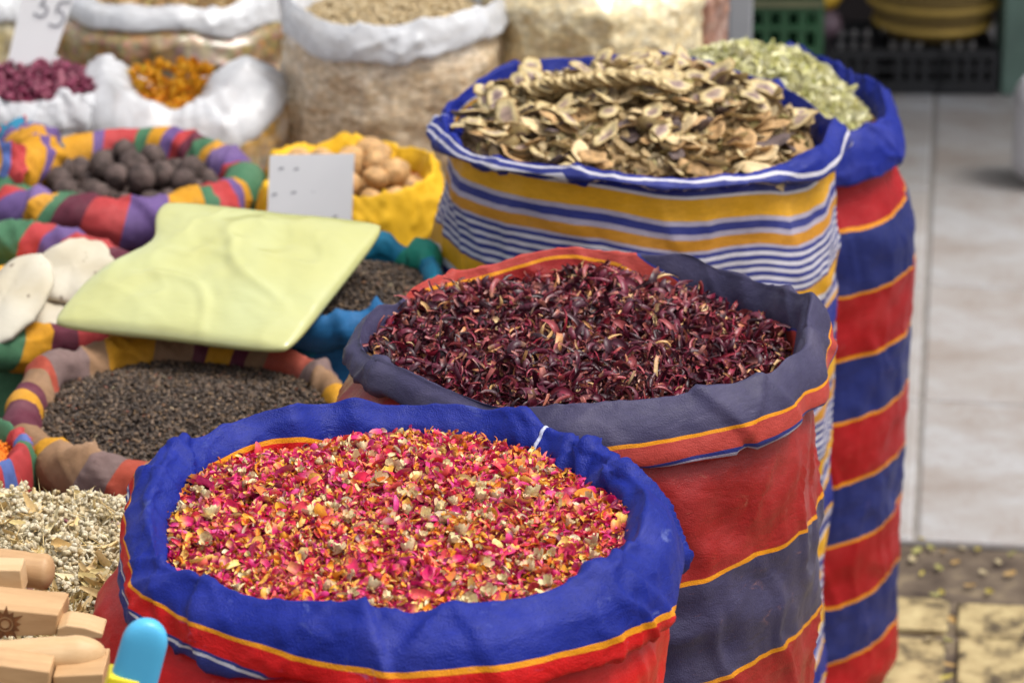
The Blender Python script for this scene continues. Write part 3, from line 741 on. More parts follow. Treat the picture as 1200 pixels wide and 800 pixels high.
# pale pods in the red and blue sack
m_pod = island_mat('pale_pod', [(0, (0.80, 0.76, 0.34, 1)), (0.3, (0.88, 0.84, 0.50, 1)), (0.55, (0.90, 0.87, 0.64, 1)), (0.80, (0.58, 0.58, 0.20, 1)), (0.9, (0.88, 0.82, 0.60, 1)), (1, (0.40, 0.34, 0.12, 1))], 0.6, mottle=0.3)
hp = heap_fn(0.85 - 0.014, 0.092, 0.15, 0.008, 18.0, k=10, peak=(-0.030, 0.015))
pd = [petal_t(random.uniform(0.018, 0.028), random.uniform(0.008, 0.012), random.uniform(0.6, 1.4), random.uniform(-.6, .8), twist=random.uniform(-1, 1), seed=300 + q) for q in range(10)]
heap('pale_pods', 'heap of pale yellow green pods in the sack at the back right', 'dried pods', RDS[0] - 0.004, RDS[1] - 0.006, 0.141, hp,
     [(pd, 2600, m_pod, (0.7, 1.2), 0.55, (-0.003, 0.010))], plain('pod_under', (0.34, 0.33, 0.13, 1), 0.8), 9)
#SECTION left sacks
# ------------------------------------------------------------------ the smaller cloth sacks on the left
def stripes(seq, seed, n=30):
    rs = random.Random(seed); out_ = []; q = 0
    while len(out_) < n:
        c = seq[q % len(seq)]; q += 1
        out_.append((rs.choice((0.45, 0.6, 1.0, 1.3)), c))
    return out_
def cloth(name, seq, seed, n=30, slant=0.25, **kw):
    b = stripes(seq, seed, n); tot = sum(x[0] for x in b); b = [(x[0] / tot, x[1]) for x in b]
    d = dict(rough=0.75, wear=0.0, fade=0.08, wob=0.0015, spec=0.25, bump=0.25); d.update(kw)
    return band_mat(name, b, 0.0, axis='u', slant=slant, **d)

LZ = 0.75
def spot(u, v, z): p = at(u, v, z); return p[0], p[1]

# black tea
x, y = spot(212, 469, LZ)
TEA = (x, y)
mc = cloth('ochre_brown_striped_cloth', [C_OCH, C_TAN, (0.20, 0.13, 0.12, 1), (0.40, 0.07, 0.04, 1), C_TAN, C_MAR, C_OCH, C_MAR, C_TAN], 5, 32, 0.25)
mcb = cloth('ochre_brown_striped_cloth_body', [C_OCH, C_MAR, C_TAN, (0.16, 0.11, 0.13, 1), C_ROSE, (0.16, 0.11, 0.13, 1), C_MAR], 5, 32, 0.0)
sack('tea_sack', 'ochre and brown striped cloth sack of black tea behind the rose petals', x, y, LZ, {0: 0.168, 90: 0.165, 180: 0.158, 270: 0.165}, {0: 0.198, 90: 0.20, 180: 0.200, 230: 0.210, 270: 0.214}, 0.056, mcb, mc, 31, Rb=0.185, amp=0.006,
     tube=True, NTH=200, notch=((185, 7, -0.004, 0.004), (215, 8, -0.010, -0.008), (250, 9, 0.006, 0.002), (150, 9, 0.008, 0.012)), crest={0: 0.0, 120: 0.012, 160: 0.01, 200: 0.0})
m_tea = island_mat('tea_leaf', [(0, (0.030, 0.021, 0.016, 1)), (0.3, (0.065, 0.044, 0.032, 1)), (0.6, (0.11, 0.075, 0.052, 1)), (0.85, (0.18, 0.12, 0.08, 1)), (0.97, (0.26, 0.16, 0.08, 1)), (0.985, (0.22, 0.05, 0.03, 1)), (1, (0.5, 0.45, 0.28, 1))], 0.5, mottle=0.3)
tl = [lump_t(random.uniform(0.005, 0.010), random.uniform(0.003, 0.0045), 0.0032, 0.45, q, 5, 4) for q in range(12)]
ht = heap_fn(LZ - 0.020, 0.020, 0.17, 0.006, 22.0, k=8)
heap('black_tea', 'heap of loose black tea in the ochre striped sack', 'tea', x, y, 0.172, ht, [(tl, 13000, m_tea, (0.5, 1.0), 0.5, (-0.002, 0.004))], plain('tea_under', (0.03, 0.02, 0.016, 1), 0.8), 12)

# dark seeds with teal cuff, mostly under the package
x, y = spot(400, 324, 0.80)
mc = cloth('teal_blue_cloth', [C_TEAL, (0.02, 0.28, 0.20, 1), C_TEAL, (0.012, 0.12, 0.30, 1)], 3, 10, 0.6)
sack('seed_sack', 'small sack with a teal rim of dark seeds beside the yellow package', x, y, 0.80, 0.122, 0.150, 0.042, mc, mc, 35, Rb=0.125, shape={0: 0.86, 90: 1.0, 180: 1.0, 270: 1.0}, tube=True, NTH=140, amp=0.009, notch=((40, 12, 0.006, 0.012), (70, 8, 0.006, 0.014)))
hsd = heap_fn(0.80 - 0.018, 0.012, 0.11, 0.004, 25.0)
sdl = [lump_t(0.006, 0.004, 0.0035, 0.25, q + 40, 5, 4) for q in range(6)]
heap('dark_seeds', 'dark seeds in the teal rimmed sack beside the yellow package', 'seeds', x, y, 0.124, hsd, [(sdl, 4500, m_tea, (0.7, 1.2), 0.5, (-0.002, 0.003))], plain('seed_under', (0.03, 0.02, 0.016, 1), 0.8), 13)
SEED = (x, y)

# black limes
x, y = spot(142, 194, LZ)
mc = cloth('green_purple_striped_cloth', [C_GREEN, C_ROSE, C_PURP, C_OCH, C_GREEN, C_MAR, C_ROSE, C_PURP, C_OCH], 8, 32, 0.25)
sack('lime_sack', 'green, purple and ochre striped sack of black dried limes', x, y, LZ, {0: 0.142, 90: 0.142, 270: 0.132}, 0.198, 0.066, mc, mc, 38, Rb=0.188, tube=True, NTH=200, amp=0.008, notch=((20, 9, 0.0, -0.012), (170, 10, -0.006, 0.010), (232, 6, -0.006, 0.004)))
LIME = (x, y)
def nut_mesh(seed, r, rough, mat, name, seam=False, el=1.12, NU=18, NV=13):
    V = []
    for i in range(NU):
        for j in range(NV):
            a = i / NU * 6.2832; b = -math.pi / 2 + math.pi * j / (NV - 1)
            d = Vector((math.cos(a) * math.cos(b), math.sin(a) * math.cos(b), math.sin(b)))
            kk = 1 + rough * fbm(d * 2.6 + Vector((seed * 3.1, 0, 0)), 3)
            if seam: kk += 0.05 * math.exp(-(d.x / 0.10) ** 2) - 0.03 * math.exp(-((abs(d.x) - 0.22) / 0.1) ** 2)
            V.append((d.x * r * kk, d.y * r * kk, d.z * r * kk * el))
    return mesh(name, V, grid_faces(NU, NV, True), mat)
m_lime = plain('black_lime_rind', (0.075, 0.052, 0.046, 1), 0.75, 0.6, 45, 0.9, 0.25)
lm = [nut_mesh(q, 0.0195, 0.13, m_lime, 'black_lime', el=0.95) for q in range(6)]
sp = []
hl = heap_fn(LZ - 0.044, 0.016, 0.15, 0.006, 30.0)
def pack(Rr, r, n, h, seed, layers=2):
    rs = random.Random(seed); pts = []
    for ly in range(layers):
        tries = 0; cnt = 0
        while tries < 900 and cnt < n:
            tries += 1
            a = rs.random() * 6.283; q = Rr * math.sqrt(rs.random()) * (1 - 0.25 * ly); x, y = q * math.cos(a), q * math.sin(a)
            z = h(x, y) + ly * r * 1.25 + rs.uniform(-.004, .004)
            if all((x - p[0]) ** 2 + (y - p[1]) ** 2 + (z - p[2]) ** 2 > (1.72 * r) ** 2 for p in pts):
                pts.append((x, y, z)); cnt += 1
    return pts
for (a, b, z) in pack(0.140, 0.0195, 52, hl, 3):
    sp.append((LIME[0] + a, LIME[1] + b, z, (random.uniform(0, 6), random.uniform(0, 6), random.uniform(0, 6)), random.uniform(0.85, 1.1)))
singles('black_lime', 'round black dried lime in the striped sack', 'dried lime', 'black dried limes in their sack', lm, sp)

# walnuts in the yellow sack
x, y = spot(408, 203, LZ)
WAL = (x, y)
m_yel = plain('yellow_sackcloth', (0.74, 0.42, 0.012, 1), 0.7, 0.12, 12, 0.3, 0.3)
k = NT('yellow_orange_cuff', 0.7, 0.3)
uv = k.n('UVMap').outputs[0]; sepn = k.n('SeparateXYZ'); k.l(uv, sepn.inputs[0])
cc_ = k.ramp(k.math('ADD', sepn.outputs['Y'], 0.5), [(0.0, (0.70, 0.13, 0.01, 1)), (0.468, (0.74, 0.42, 0.012, 1))], 'CONSTANT')
k.base(k.mix(1.0, cc_, k.ramp(k.noise(25, 3), [(0.3, gray(0.82)), (0.7, gray(1))]), 'MULTIPLY')); k.bump(k.noise(70, 4), 0.3, 0.003); m_ycuff = k.m
sack('walnut_sack', 'yellow cloth sack with orange lining full of walnuts', x, y, LZ, 0.103, 0.130, 0.085, m_yel, m_ycuff, 41, Rb=0.122, NTH=160, amp=0.007, shape={0: 0.98, 45: 1.08, 90: 1.0, 135: 1.08, 180: 0.98, 225: 1.08, 270: 1.0, 315: 1.08},
     crest={90: 0.012, 135: 0.008, 180: -0.004, 270: 0.0, 0: 0.012}, notch=((95, 7, 0.0, 0.012), (55, 6, 0.0, -0.008)))
m_wal = plain('walnut_shell', (0.50, 0.29, 0.12, 1), 0.55, 0.4, 70, 0.8, 0.35)
wm = [nut_mesh(q + 20, 0.0185, 0.14, m_wal, 'walnut', True, 1.12) for q in range(4)]
hw = heap_fn(LZ - 0.028, 0.022, 0.11, 0.005, 33.0)
sp = [(WAL[0] + a, WAL[1] + b, z, (random.uniform(0, 6), random.uniform(0, 6), random.uniform(0, 6)), random.uniform(0.85, 1.1)) for a, b, z in pack(0.102, 0.0185, 40, hw, 5)]
singles('walnut', 'brown walnut in its shell in the yellow sack', 'walnut', 'walnuts in the yellow sack', wm, sp)

# white chalky discs
x, y = spot(-46, 324, LZ)
SHL = (x, y)
mc = cloth('maroon_red_striped_cloth', [C_OCH, C_MAR, C_ROSE, C_PURP, C_ROSE, C_GREEN, C_MAR, C_OCH, C_MAR, C_ROSE, C_OCH, C_MAR, C_GREEN], 11, 32, 0.25)
sack('disc_sack', 'maroon, red and ochre striped sack holding white chalky discs', x, y, LZ, 0.188, 0.240, 0.056, mc, mc, 45, Rb=0.225, tube=True, NTH=200, amp=0.007, notch=((60, 8, 0.0, 0.008), (290, 8, 0.004, 0.0)))
k = NT('white_chalk', 0.75, 0.3)
c = k.ramp(k.noise(10, 4), [(0.3, (0.42, 0.36, 0.25, 1)), (0.6, (0.53, 0.49, 0.40, 1))])
c = k.mix(k.ramp(k.noise(55, 2), [(0.70, gray(0)), (0.74, gray(0.85))]), c, (0.16, 0.12, 0.09, 1)); k.base(c); k.bump(k.noise(60, 4), 0.3, 0.003); M_CHALK = k.m
def disc_mesh(seed, rx, ry, th):
    V = []; NU, NV = 40, 17
    for i in range(NU):
        for j in range(NV):
            a = i / NU * 6.2832; b = -math.pi / 2 + math.pi * j / (NV - 1)
            kk = 1 + 0.11 * mnoise.noise(Vector((math.cos(a) * 1.5, math.sin(a) * 1.5, seed))) + 0.06 * mnoise.noise(Vector((math.cos(a) * 5, math.sin(a) * 5, seed)))
            cb = max(0, math.cos(b)) ** 0.6
            V.append((rx * math.cos(a) * cb * kk, ry * math.sin(a) * cb * kk, th / 2 * math.sin(b) + 0.006 * mnoise.noise(Vector((math.cos(a) * cb * 2, math.sin(a) * cb * 2, seed + 5)))))
    return mesh('white_disc', V, grid_faces(NU, NV, True), M_CHALK)
hq = heap_fn(LZ - 0.05, 0.02, 0.19, 0.004, 50.0)
M_YP = plain('yellow_powder', (0.72, 0.36, 0.02, 1), 0.8, 0.2, 30, 0.2)
heap('yellow_lumps', 'yellow lumps under the white discs in the maroon striped sack', 'spice lumps', x, y, 0.20, hq, [([lump_t(0.02, 0.015, 0.012, 0.3, q) for q in range(4)], 500, M_YP, (0.7, 1.3), 0.5, (-0.004, 0.004))], M_YP, 15)
def place_disc(u, v, z, rx, ry, th, eul, seed, label):
    p = at(u, v, z); o = link('white_disc', disc_mesh(seed, rx, ry, th), None, p); o.rotation_euler = eul
    return tag(o, label, 'white disc', 'white chalky discs in the maroon striped sack')
place_disc(86, 318, LZ + 0.030, 0.050, 0.056, 0.022, (R(24), R(12), R(-30)), 2, 'white round chalky disc nearest the yellow package')
place_disc(10, 354, LZ + 0.024, 0.052, 0.078, 0.024, (R(30), R(-6), R(-28)), 5, 'white oval chalky disc cut by the left edge of the photo')
o = place_disc(66, 362, LZ - 0.006, 0.045, 0.060, 0.022, (R(20), R(6), R(25)), 9, 'cream chalky disc lying under the two white ones')

# small sack with orange filling at the far left and its neighbour
x, y = spot(-60, 520, LZ)
mc = cloth('red_green_purple_striped_cloth', [C_ROSE, C_BLUE, C_ROSE, C_GREEN, C_MAR, C_OCH, C_MAR, C_ROSE, C_BLUE], 14, 22, 0.25)
sack('turmeric_sack', 'red, green and purple striped sack left of the tea sack', x, y, LZ, 0.068, 0.095, 0.10, mc, mc, 48, Rb=0.09, tube=True, NTH=130, amp=0.006)
M_TUR = plain('orange_powder', (0.75, 0.20, 0.01, 1), 0.9, 0.15, 30, 0.3)
hq2 = heap_fn(LZ - 0.02, 0.02, 0.07, 0.004, 60.0)
heap('orange_spice', 'orange spice in the narrow sack at the left edge', 'spice', x, y, 0.076, hq2, [([lump_t(0.004, 0.003, 0.003, 0.3, q, 5, 4) for q in range(4)], 800, M_TUR, (0.7, 1.3), 0.5, (-0.001, 0.002))], M_TUR, 16)

# pale blossom (chamomile like) heap with orange rimmed sack
CZ = 0.80
x, y = spot(36, 660, CZ)
BLS = (x, y)
m_or = plain('orange_sackcloth', (0.72, 0.13, 0.012, 1), 0.7, 0.15, 14, 0.3, 0.3)
sack('blossom_sack', 'orange rimmed sack overflowing with pale dried blossom', x, y, CZ, 0.145, 0.163, 0.04, m_or, m_or, 52, crest={90: 0.0, 200: 0.0, 260: -0.05, 330: -0.05, 20: -0.01}, Rb=0.155, NTH=140, amp=0.005)
m_bls = island_mat('pale_blossom', [(0, (0.60, 0.48, 0.28, 1)), (0.3, (0.72, 0.63, 0.43, 1)), (0.6, (0.78, 0.71, 0.54, 1)), (0.85, (0.44, 0.31, 0.14, 1)), (0.99, (0.80, 0.72, 0.54, 1)), (1.0, (0.30, 0.05, 0.10, 1))], 0.8, mottle=0.3)
m_straw = island_mat('straw', [(0, (0.62, 0.42, 0.17, 1)), (0.5, (0.74, 0.56, 0.28, 1)), (0.8, (0.54, 0.42, 0.16, 1)), (1, (0.80, 0.68, 0.42, 1))], 0.6, mottle=0.2)
hbz = heap_fn(CZ - 0.016, 0.020, 0.15, 0.012, 70.0, k=14, slope=(-0.04, 0.10))
bl = []
for q in range(8):
    P = []
    rs = random.Random(400 + q)
    for e in range(7):
        v, f, u = lump_t(0.0065 * rs.uniform(.6, 1.3), 0.0048, 0.0045, 0.5, q * 9 + e, 5, 4)
        P.append((v, f, u, Matrix.Translation((rs.uniform(-.0045, .0045), rs.uniform(-.0045, .0045), rs.uniform(0, .005))) @ Matrix.Rotation(e * 0.9, 4, 'Z') @ Matrix.Rotation(rs.uniform(0.1, 1.3), 4, 'X')))
    bl.append(join_templates(P))
wsp = [curl_t(random.uniform(0.008, 0.016), random.uniform(0.002, 0.004), 900 + q, n=6, kb=(40, 200)) for q in range(12)]
st = [lump_t(random.uniform(0.025, 0.05), 0.0016, 0.0016, 0.15, q, 4, 3) for q in range(6)]
lf_ = [petal_t(random.uniform(0.02, 0.035), 0.007, 0.8, 0.6, twist=1.0, wav=0.4, seed=500 + q) for q in range(6)]
heap('pale_blossom', 'heap of pale dried blossom and straw left of the rose petal sack', 'dried blossom', x, y, 0.168, hbz,
     [(bl, 1500, m_bls, (0.8, 1.35), 0.7, (-0.004, 0.010)), (wsp, 2600, m_bls, (0.6, 1.2), 0.8, (-0.004, 0.011)), (st, 300, m_straw, (0.7, 1.2), 0.45, (0.002, 0.014)), (lf_, 160, m_straw, (0.7, 1.1), 0.5, (0.0, 0.010))], plain('blossom_under', (0.46, 0.36, 0.20, 1), 0.8), 18)
# straw that has spilled towards the wooden pieces
p_ = at(96, 712, 0.79)
heap('loose_straw', 'loose straw and seed husks between the blossom and the wooden pieces', 'straw', p_[0], p_[1], 0.075, heap_fn(0.775, 0.012, 0.08, 0.006, 71.0, k=14, slope=(0.0, 0.12)),
     [(lf_, 420, m_straw, (0.6, 1.1), 0.45, (0.0, 0.010)), (bl, 90, m_bls, (0.7, 1.1), 0.7, (0.0, 0.008)), (st, 160, m_straw, (0.7, 1.2), 0.4, (0.0, 0.010))], plain('straw_under', (0.44, 0.30, 0.13, 1), 0.8), 19)

# far left twisted cloth sack
x, y = spot(-30, 165, 0.78)
mc = cloth('bright_striped_cloth', [C_OCH, C_PURP, C_TEAL, C_ROSE, C_GREEN, C_OCH, C_BLUE, C_ROSE], 17, 26, 1.2)
sack('bright_striped_sack', 'bright striped cloth sack with thick rolled rim at the upper left edge', x, y, 0.78, 0.05, 0.108, 0.07, mc, mc, 55, Rb=0.10, tube=True, NTH=150, amp=0.014, notch=((300, 14, 0.0, -0.015),))
hq3 = heap_fn(0.74, 0.01, 0.06, 0.004, 61.0)
heap('brown_spice', 'brown spice in the bright striped sack', 'spice', x, y, 0.062, hq3, [([lump_t(0.006, 0.004, 0.004, 0.3, q, 5, 4) for q in range(4)], 400, M_BROWN, (0.7, 1.3), 0.5, (-0.001, 0.002))], M_BROWN, 26)
#SECTION package
# ------------------------------------------------------------------ yellow plastic package
k = NT('pale_yellow_plastic', 0.16, 0.6)
f = k.noise(6, 2, None, 0.5, 0.5)
k.base(k.ramp(f, [(0.3, (0.44, 0.43, 0.17, 1)), (0.7, (0.44, 0.46, 0.23, 1))]))
wv = k.noise(6, 2, k.vscale(k.coord(), (1.0, 1.8, 1)), 0.45, 0.2)
k.bump(k.math('ADD', wv, k.math('MULTIPLY', k.noise(38, 4, k.vscale(k.coord(), (1.0, 2.6, 1)), 0.5, 0.5), 0.10)), 0.5, 0.014)
k.b.inputs['Subsurface Weight'].default_value = 0.12
k.b.inputs['Subsurface Radius'].default_value = (0.02, 0.02, 0.008)
M_PKG = k.m
cFL, cFR, cBR, cBL = at(56, 381, 0.785), at(338, 414, 0.785), at(455, 264, 0.858), at(190, 236, 0.868)
pk = thing('plastic_package', 'pale yellow plastic package lying across the tea and seed sacks', 'package', (cFL + cFR + cBR + cBL) / 4)
pc = np.array(pk.location)
NU, NV = 72, 64
V = []
for side in (1, -1):
    for i in range(NU):
        for j in range(NV):
            a, b = i / (NU - 1), j / (NV - 1)
            p = (cFL * (1 - a) + cFR * a) * (1 - b) + (cBL * (1 - a) + cBR * a) * b
            ea = (4 * a * (1 - a)) ** 0.42; eb = (4 * b * (1 - b)) ** 0.36 if b < 0.5 else (4 * b * (1 - b)) ** 0.6
            t_ = 0.0022 + (0.018 if side > 0 else 0.014) * ea * eb
            t_ += 0.0018 * max(0, 1 - abs(mnoise.noise(Vector((a * 5 + b * 6, b * 3 - a * 2, 7.7)))) * 7) * ea * eb
            inset = 0.034 * math.exp(-((b - 0.66) / 0.19) ** 2) * math.exp(-a / 0.22)
            crn = 0.050 * (abs(2 * a - 1) * abs(2 * b - 1)) ** 7
            pull = 0.010 * (math.sin(math.pi * a)) * (1 if b > 0.5 else -1) * (abs(b - 0.5) * 2) ** 3
            q = p - pc + (cFR - cFL) / np.linalg.norm(cFR - cFL) * inset - (p - pc) * crn
            q = q * (1 - 0.02 * math.sin(math.pi * a) ** 2)
            wr = 0.0045 * fbm((a * 4 + 3, b * 4 + a * 2, 1.3), 3) + 0.004 * max(0, 1 - abs(mnoise.noise(Vector((a * 2.5 + b * 2.2, b * 2.2 - a, 4.4)))) * 6)
            side_sag = 0.010 * math.sin(math.pi * a) * math.sin(math.pi * b)
            V.append((q[0], q[1], q[2] + side * t_ + wr * ea * eb * (1 if side > 0 else 0.4) - side_sag * 0.0))
F1 = grid_faces(NU, NV, False); F = [tuple(q) for q in F1.tolist()] + [tuple(q[::-1]) for q in (F1 + NU * NV).tolist()]
B = [i * NV for i in range(NU)] + [(NU - 1) * NV + j for j in range(1, NV)] + [i * NV + NV - 1 for i in range(NU - 2, -1, -1)] + [j for j in range(NV - 2, 0, -1)]
for q in range(len(B)):
    a, b = B[q], B[(q + 1) % len(B)]; F.append((b, a, a + NU * NV, b + NU * NV))
link('filled_pouch', mesh('filled_pouch', V, F, M_PKG), pk)
#SECTION cards
# ------------------------------------------------------------------ price cards
M_CARD = plain('white_card', (0.76, 0.76, 0.77, 1), 0.5, 0.03, 8)
M_PEN = plain('grey_pen', (0.24, 0.24, 0.27, 1), 0.7, 0.1, 50)
def card(pts, lab, thick=0.0015):
    c0 = sum(pts) / 4; t = thing('price_card', lab, 'price card', c0)
    e1 = pts[1] - pts[0]; e2_ = pts[3] - pts[0]; nn = np.cross(e1, e2_); nn /= np.linalg.norm(nn)
    V = [tuple(p - c0) for p in pts] + [tuple(p - c0 - nn * thick) for p in pts]
    F = [(0, 1, 2, 3), (7, 6, 5, 4)] + [(i, i + 4, (i + 1) % 4 + 4, (i + 1) % 4) for i in range(4)]
    link('card_sheet', mesh('card_sheet', V, F, M_CARD, smooth=False), t)
    return t, c0, nn
def stroke(t, c0, nn, frame, pts, wd, name):
    """pen line on the card, pts in the card's own 0..1 frame"""
    p0, e1, e2_ = frame
    W = [p0 + e1 * a + e2_ * b for a, b in pts]; V, F = [], []
    for i, p in enumerate(W):
        d = W[min(i + 1, len(W) - 1)] - W[max(0, i - 1)]; d /= np.linalg.norm(d) + 1e-9; s = np.cross(nn, d) * wd
        V += [tuple(p + s + nn * 0.0006 - c0), tuple(p - s + nn * 0.0006 - c0)]
    for i in range(len(W) - 1): F.append((2 * i, 2 * i + 1, 2 * i + 3, 2 * i + 2))
    link(name, mesh(name, V, F, M_PEN, smooth=False), t)
# in front of the walnuts
Yc = WAL[1] - 0.128
pts = [atY(313, 262, Yc - 0.008), atY(412, 265, Yc - 0.008), atY(415.5, 180, Yc + 0.012), atY(316, 182, Yc + 0.012)]
t, c0, nn = card(pts, 'white card with faint pen marks standing in front of the walnuts')
fr = (pts[0], pts[1] - pts[0], pts[3] - pts[0])
for (zx, zy) in [(210, 285), (300, 285), (430, 275), (590, 240), (515, 340), (575, 380), (175, 445), (290, 430), (415, 415), (545, 570)]:
    a, b = (zx - 140) / 510, 1 - (zy - 205) / 420
    stroke(t, c0, nn, fr, [(a - 0.02, b - 0.02), (a + 0.005, b + 0.015), (a + 0.02, b - 0.01), (a + 0.03, b + 0.02)], 0.0012, 'pen_mark')
#SECTION bags
# ------------------------------------------------------------------ trestle table and the plastic bags at the back
M_PLANK = plain('stall_plank', (0.16, 0.10, 0.06, 1), 0.7, 0.3, 12, 0.4)
TZ = 0.52
tb = thing('stall_table', 'plank table under the plastic bags at the back', 'table', (-0.3, 5.2, 0))
for q in range(5):
    v, f = box(-0.85, 0.75, -0.52 + q * 0.21, -0.52 + q * 0.21 + 0.203, TZ - 0.025, TZ, 0.003)
    link('plank', mesh('plank', v, f, M_PLANK, smooth=False), tb)
for sx in (-0.8, 0.7):
    for sy in (-0.46, 0.46):
        v, f = box(sx - 0.03, sx + 0.03, sy - 0.03, sy + 0.03, 0, TZ - 0.026, 0.003); link('leg', mesh('leg', v, f, M_PLANK, smooth=False), tb)

def film(name, c=(0.86, 0.87, 0.90, 1), clear=0.30):
    """thin crinkled plastic film, partly see-through where it is a single layer"""
    k = NT(name, 0.22, 0.5); k.base(k.ramp(k.noise(14, 4, None, 0.6, 1.0), [(0.3, tuple(q * 0.92 for q in c[:3]) + (1,)), (0.65, c)]))
    k.bump(k.math('ADD', k.noise(22, 5, None, 0.6, 1.5), k.math('MULTIPLY', k.noise(70, 3, None, 0.6, 1.0), 0.2)), 0.30, 0.010)
    tl_ = k.n('BsdfTranslucent'); tl_.inputs['Color'].default_value = c
    tp_ = k.n('BsdfTransparent')
    m1 = k.n('MixShader'); m1.inputs[0].default_value = 0.25; k.l(k.b.outputs[0], m1.inputs[1]); k.l(tl_.outputs[0], m1.inputs[2])
    m2 = k.n('MixShader'); k.l(k.ramp(k.noise(8, 4, None, 0.6, 0.8), [(0.42, gray(0.0)), (0.62, gray(clear * 2))]), m2.inputs[0])
    k.l(m1.outputs[0], m2.inputs[1]); k.l(tp_.outputs[0], m2.inputs[2])
    k.l(m2.outputs[0], k.t.nodes['Material Output'].inputs['Surface'])
    return k.m
M_FILM = film('white_plastic_film', (0.70, 0.71, 0.735, 1), 0.16)
def grains(name, stops, scale, stretch=(1, 1, 1), film_a=0.22, rough=0.25):
    """goods pressed against a clear film: grain colours under a glossy crinkled coat"""
    k = NT(name, 0.45, 0.5); o_ = k.vscale(k.coord(), stretch)
    vo = k.n('TexVoronoi', Scale=scale); k.l(o_, vo.inputs['Vector'])
    sep_ = k.n('SeparateColor'); k.l(vo.outputs['Color'], sep_.inputs[0])
    c = k.ramp(sep_.outputs[0], stops)
    c = k.mix(1.0, c, k.ramp(vo.outputs['Distance'], [(0.25, gray(1)), (0.8, gray(0.68))]), 'MULTIPLY')
    cl = k.noise(6, 5, None, 0.6, 1.2)
    c = k.mix(k.ramp(cl, [(0.46, gray(0.0)), (0.62, gray(film_a))]), c, (0.66, 0.63, 0.60, 1))
    k.base(c); k.b.inputs['Coat Weight'].default_value = 0.8; k.b.inputs['Coat Roughness'].default_value = 0.10
    cb = k.n('Bump', Strength=0.4, Distance=0.010); k.l(k.noise(13, 4, k.vscale(k.coord(), (1.0, 1.0, 1.7)), 0.5, 1.0), cb.inputs['Height']); k.l(cb.outputs[0], k.b.inputs['Coat Normal'])
    k.bump(k.math('MULTIPLY', vo.outputs['Distance'], -0.5), 0.4, 0.004)
    return k.m
def bag(name, label, u, v, zr, Rin, Rout, drop, mb, mc_, seed, **kw):
    x, y = spot(u, v, zr)
    kw.setdefault('Rb', Rout)
    sack(name, label, x, y, zr, Rin, Rout, drop, mb, mc_, seed, cat='bag', z0=TZ + 0.001, body_name='bag_body', cuff_name='rolled_rim', group=kw.pop('group', None), NTH=150, **kw)
    return x, y

# orange flowers in a white film bag
m_g1 = grains('amber_flowers_in_film', [(0, (0.36, 0.20, 0.06, 1)), (0.4, (0.52, 0.30, 0.08, 1)), (0.7, (0.62, 0.34, 0.05, 1)), (1, (0.34, 0.26, 0.12, 1))], 90, film_a=0.6)
x, y = bag('orange_flower_bag', 'plastic bag with a wide white rolled rim full of orange flowers', 213, 96, 0.735, {0: 0.035, 60: 0.075, 120: 0.10, 180: 0.075, 225: 0.06, 270: 0.04, 320: 0.03}, 0.160, {0: 0.05, 270: 0.085, 180: 0.07}, m_g1, M_FILM, 61, Rb=0.165, amp=0.007, nfold=8, bamp=0.010, roll=0.5,
           crest={90: -0.035, 20: 0.026, 180: 0.036, 225: 0.008, 270: -0.016, 315: 0.012, 345: 0.028})
m_of = island_mat('orange_flower', [(0, (0.72, 0.25, 0.01, 1)), (0.5, (0.78, 0.38, 0.01, 1)), (1, (0.70, 0.45, 0.03, 1))], 0.6, mottle=0.3)
def puff(seed):
    rs = random.Random(seed); P = []
    for q in range(8):
        v, f, u = petal_t(0.013, 0.010, 0.8, 0.6, seed=seed * 5 + q)
        P.append((v, f, u, Matrix.Rotation(q * 0.8, 4, 'Z') @ Matrix.Translation((0, 0.005, 0)) @ Matrix.Rotation(rs.uniform(0.2, 1.2), 4, 'X')))
    return join_templates(P)
fm_ = []
for q in range(3):
    v, f, u = puff(q); fm_.append(mesh('orange_flower', v, f, m_of, u))
sp = []
for q in range(60):
    r = 0.068 * math.sqrt(random.random()); a = random.random() * 6.283
    sp.append((x + r * math.cos(a) - 0.020, y + r * math.sin(a) + 0.030, 0.742 - r * 0.25 + random.uniform(0, 0.016), (random.uniform(-.6, .6), random.uniform(-.6, .6), random.uniform(0, 6)), random.uniform(0.8, 1.2)))
singles('orange_flower', 'dried orange flower head in the white rimmed plastic bag', 'flower', 'orange flower heads in the bag', fm_, sp)
tag(heap('orange_petals', 'loose orange petals under the flower heads in the plastic bag', 'petals', x, y, 0.11, heap_fn(0.705, 0.01, 0.1, 0.003, 80.0), [([petal_t(0.012, 0.009, 0.8, 0.5, seed=q) for q in range(4)], 500, m_of, (0.8, 1.2), 0.5, (0, 0.004))], plain('orange_under', (0.55, 0.20, 0.01, 1), 0.8), 33))

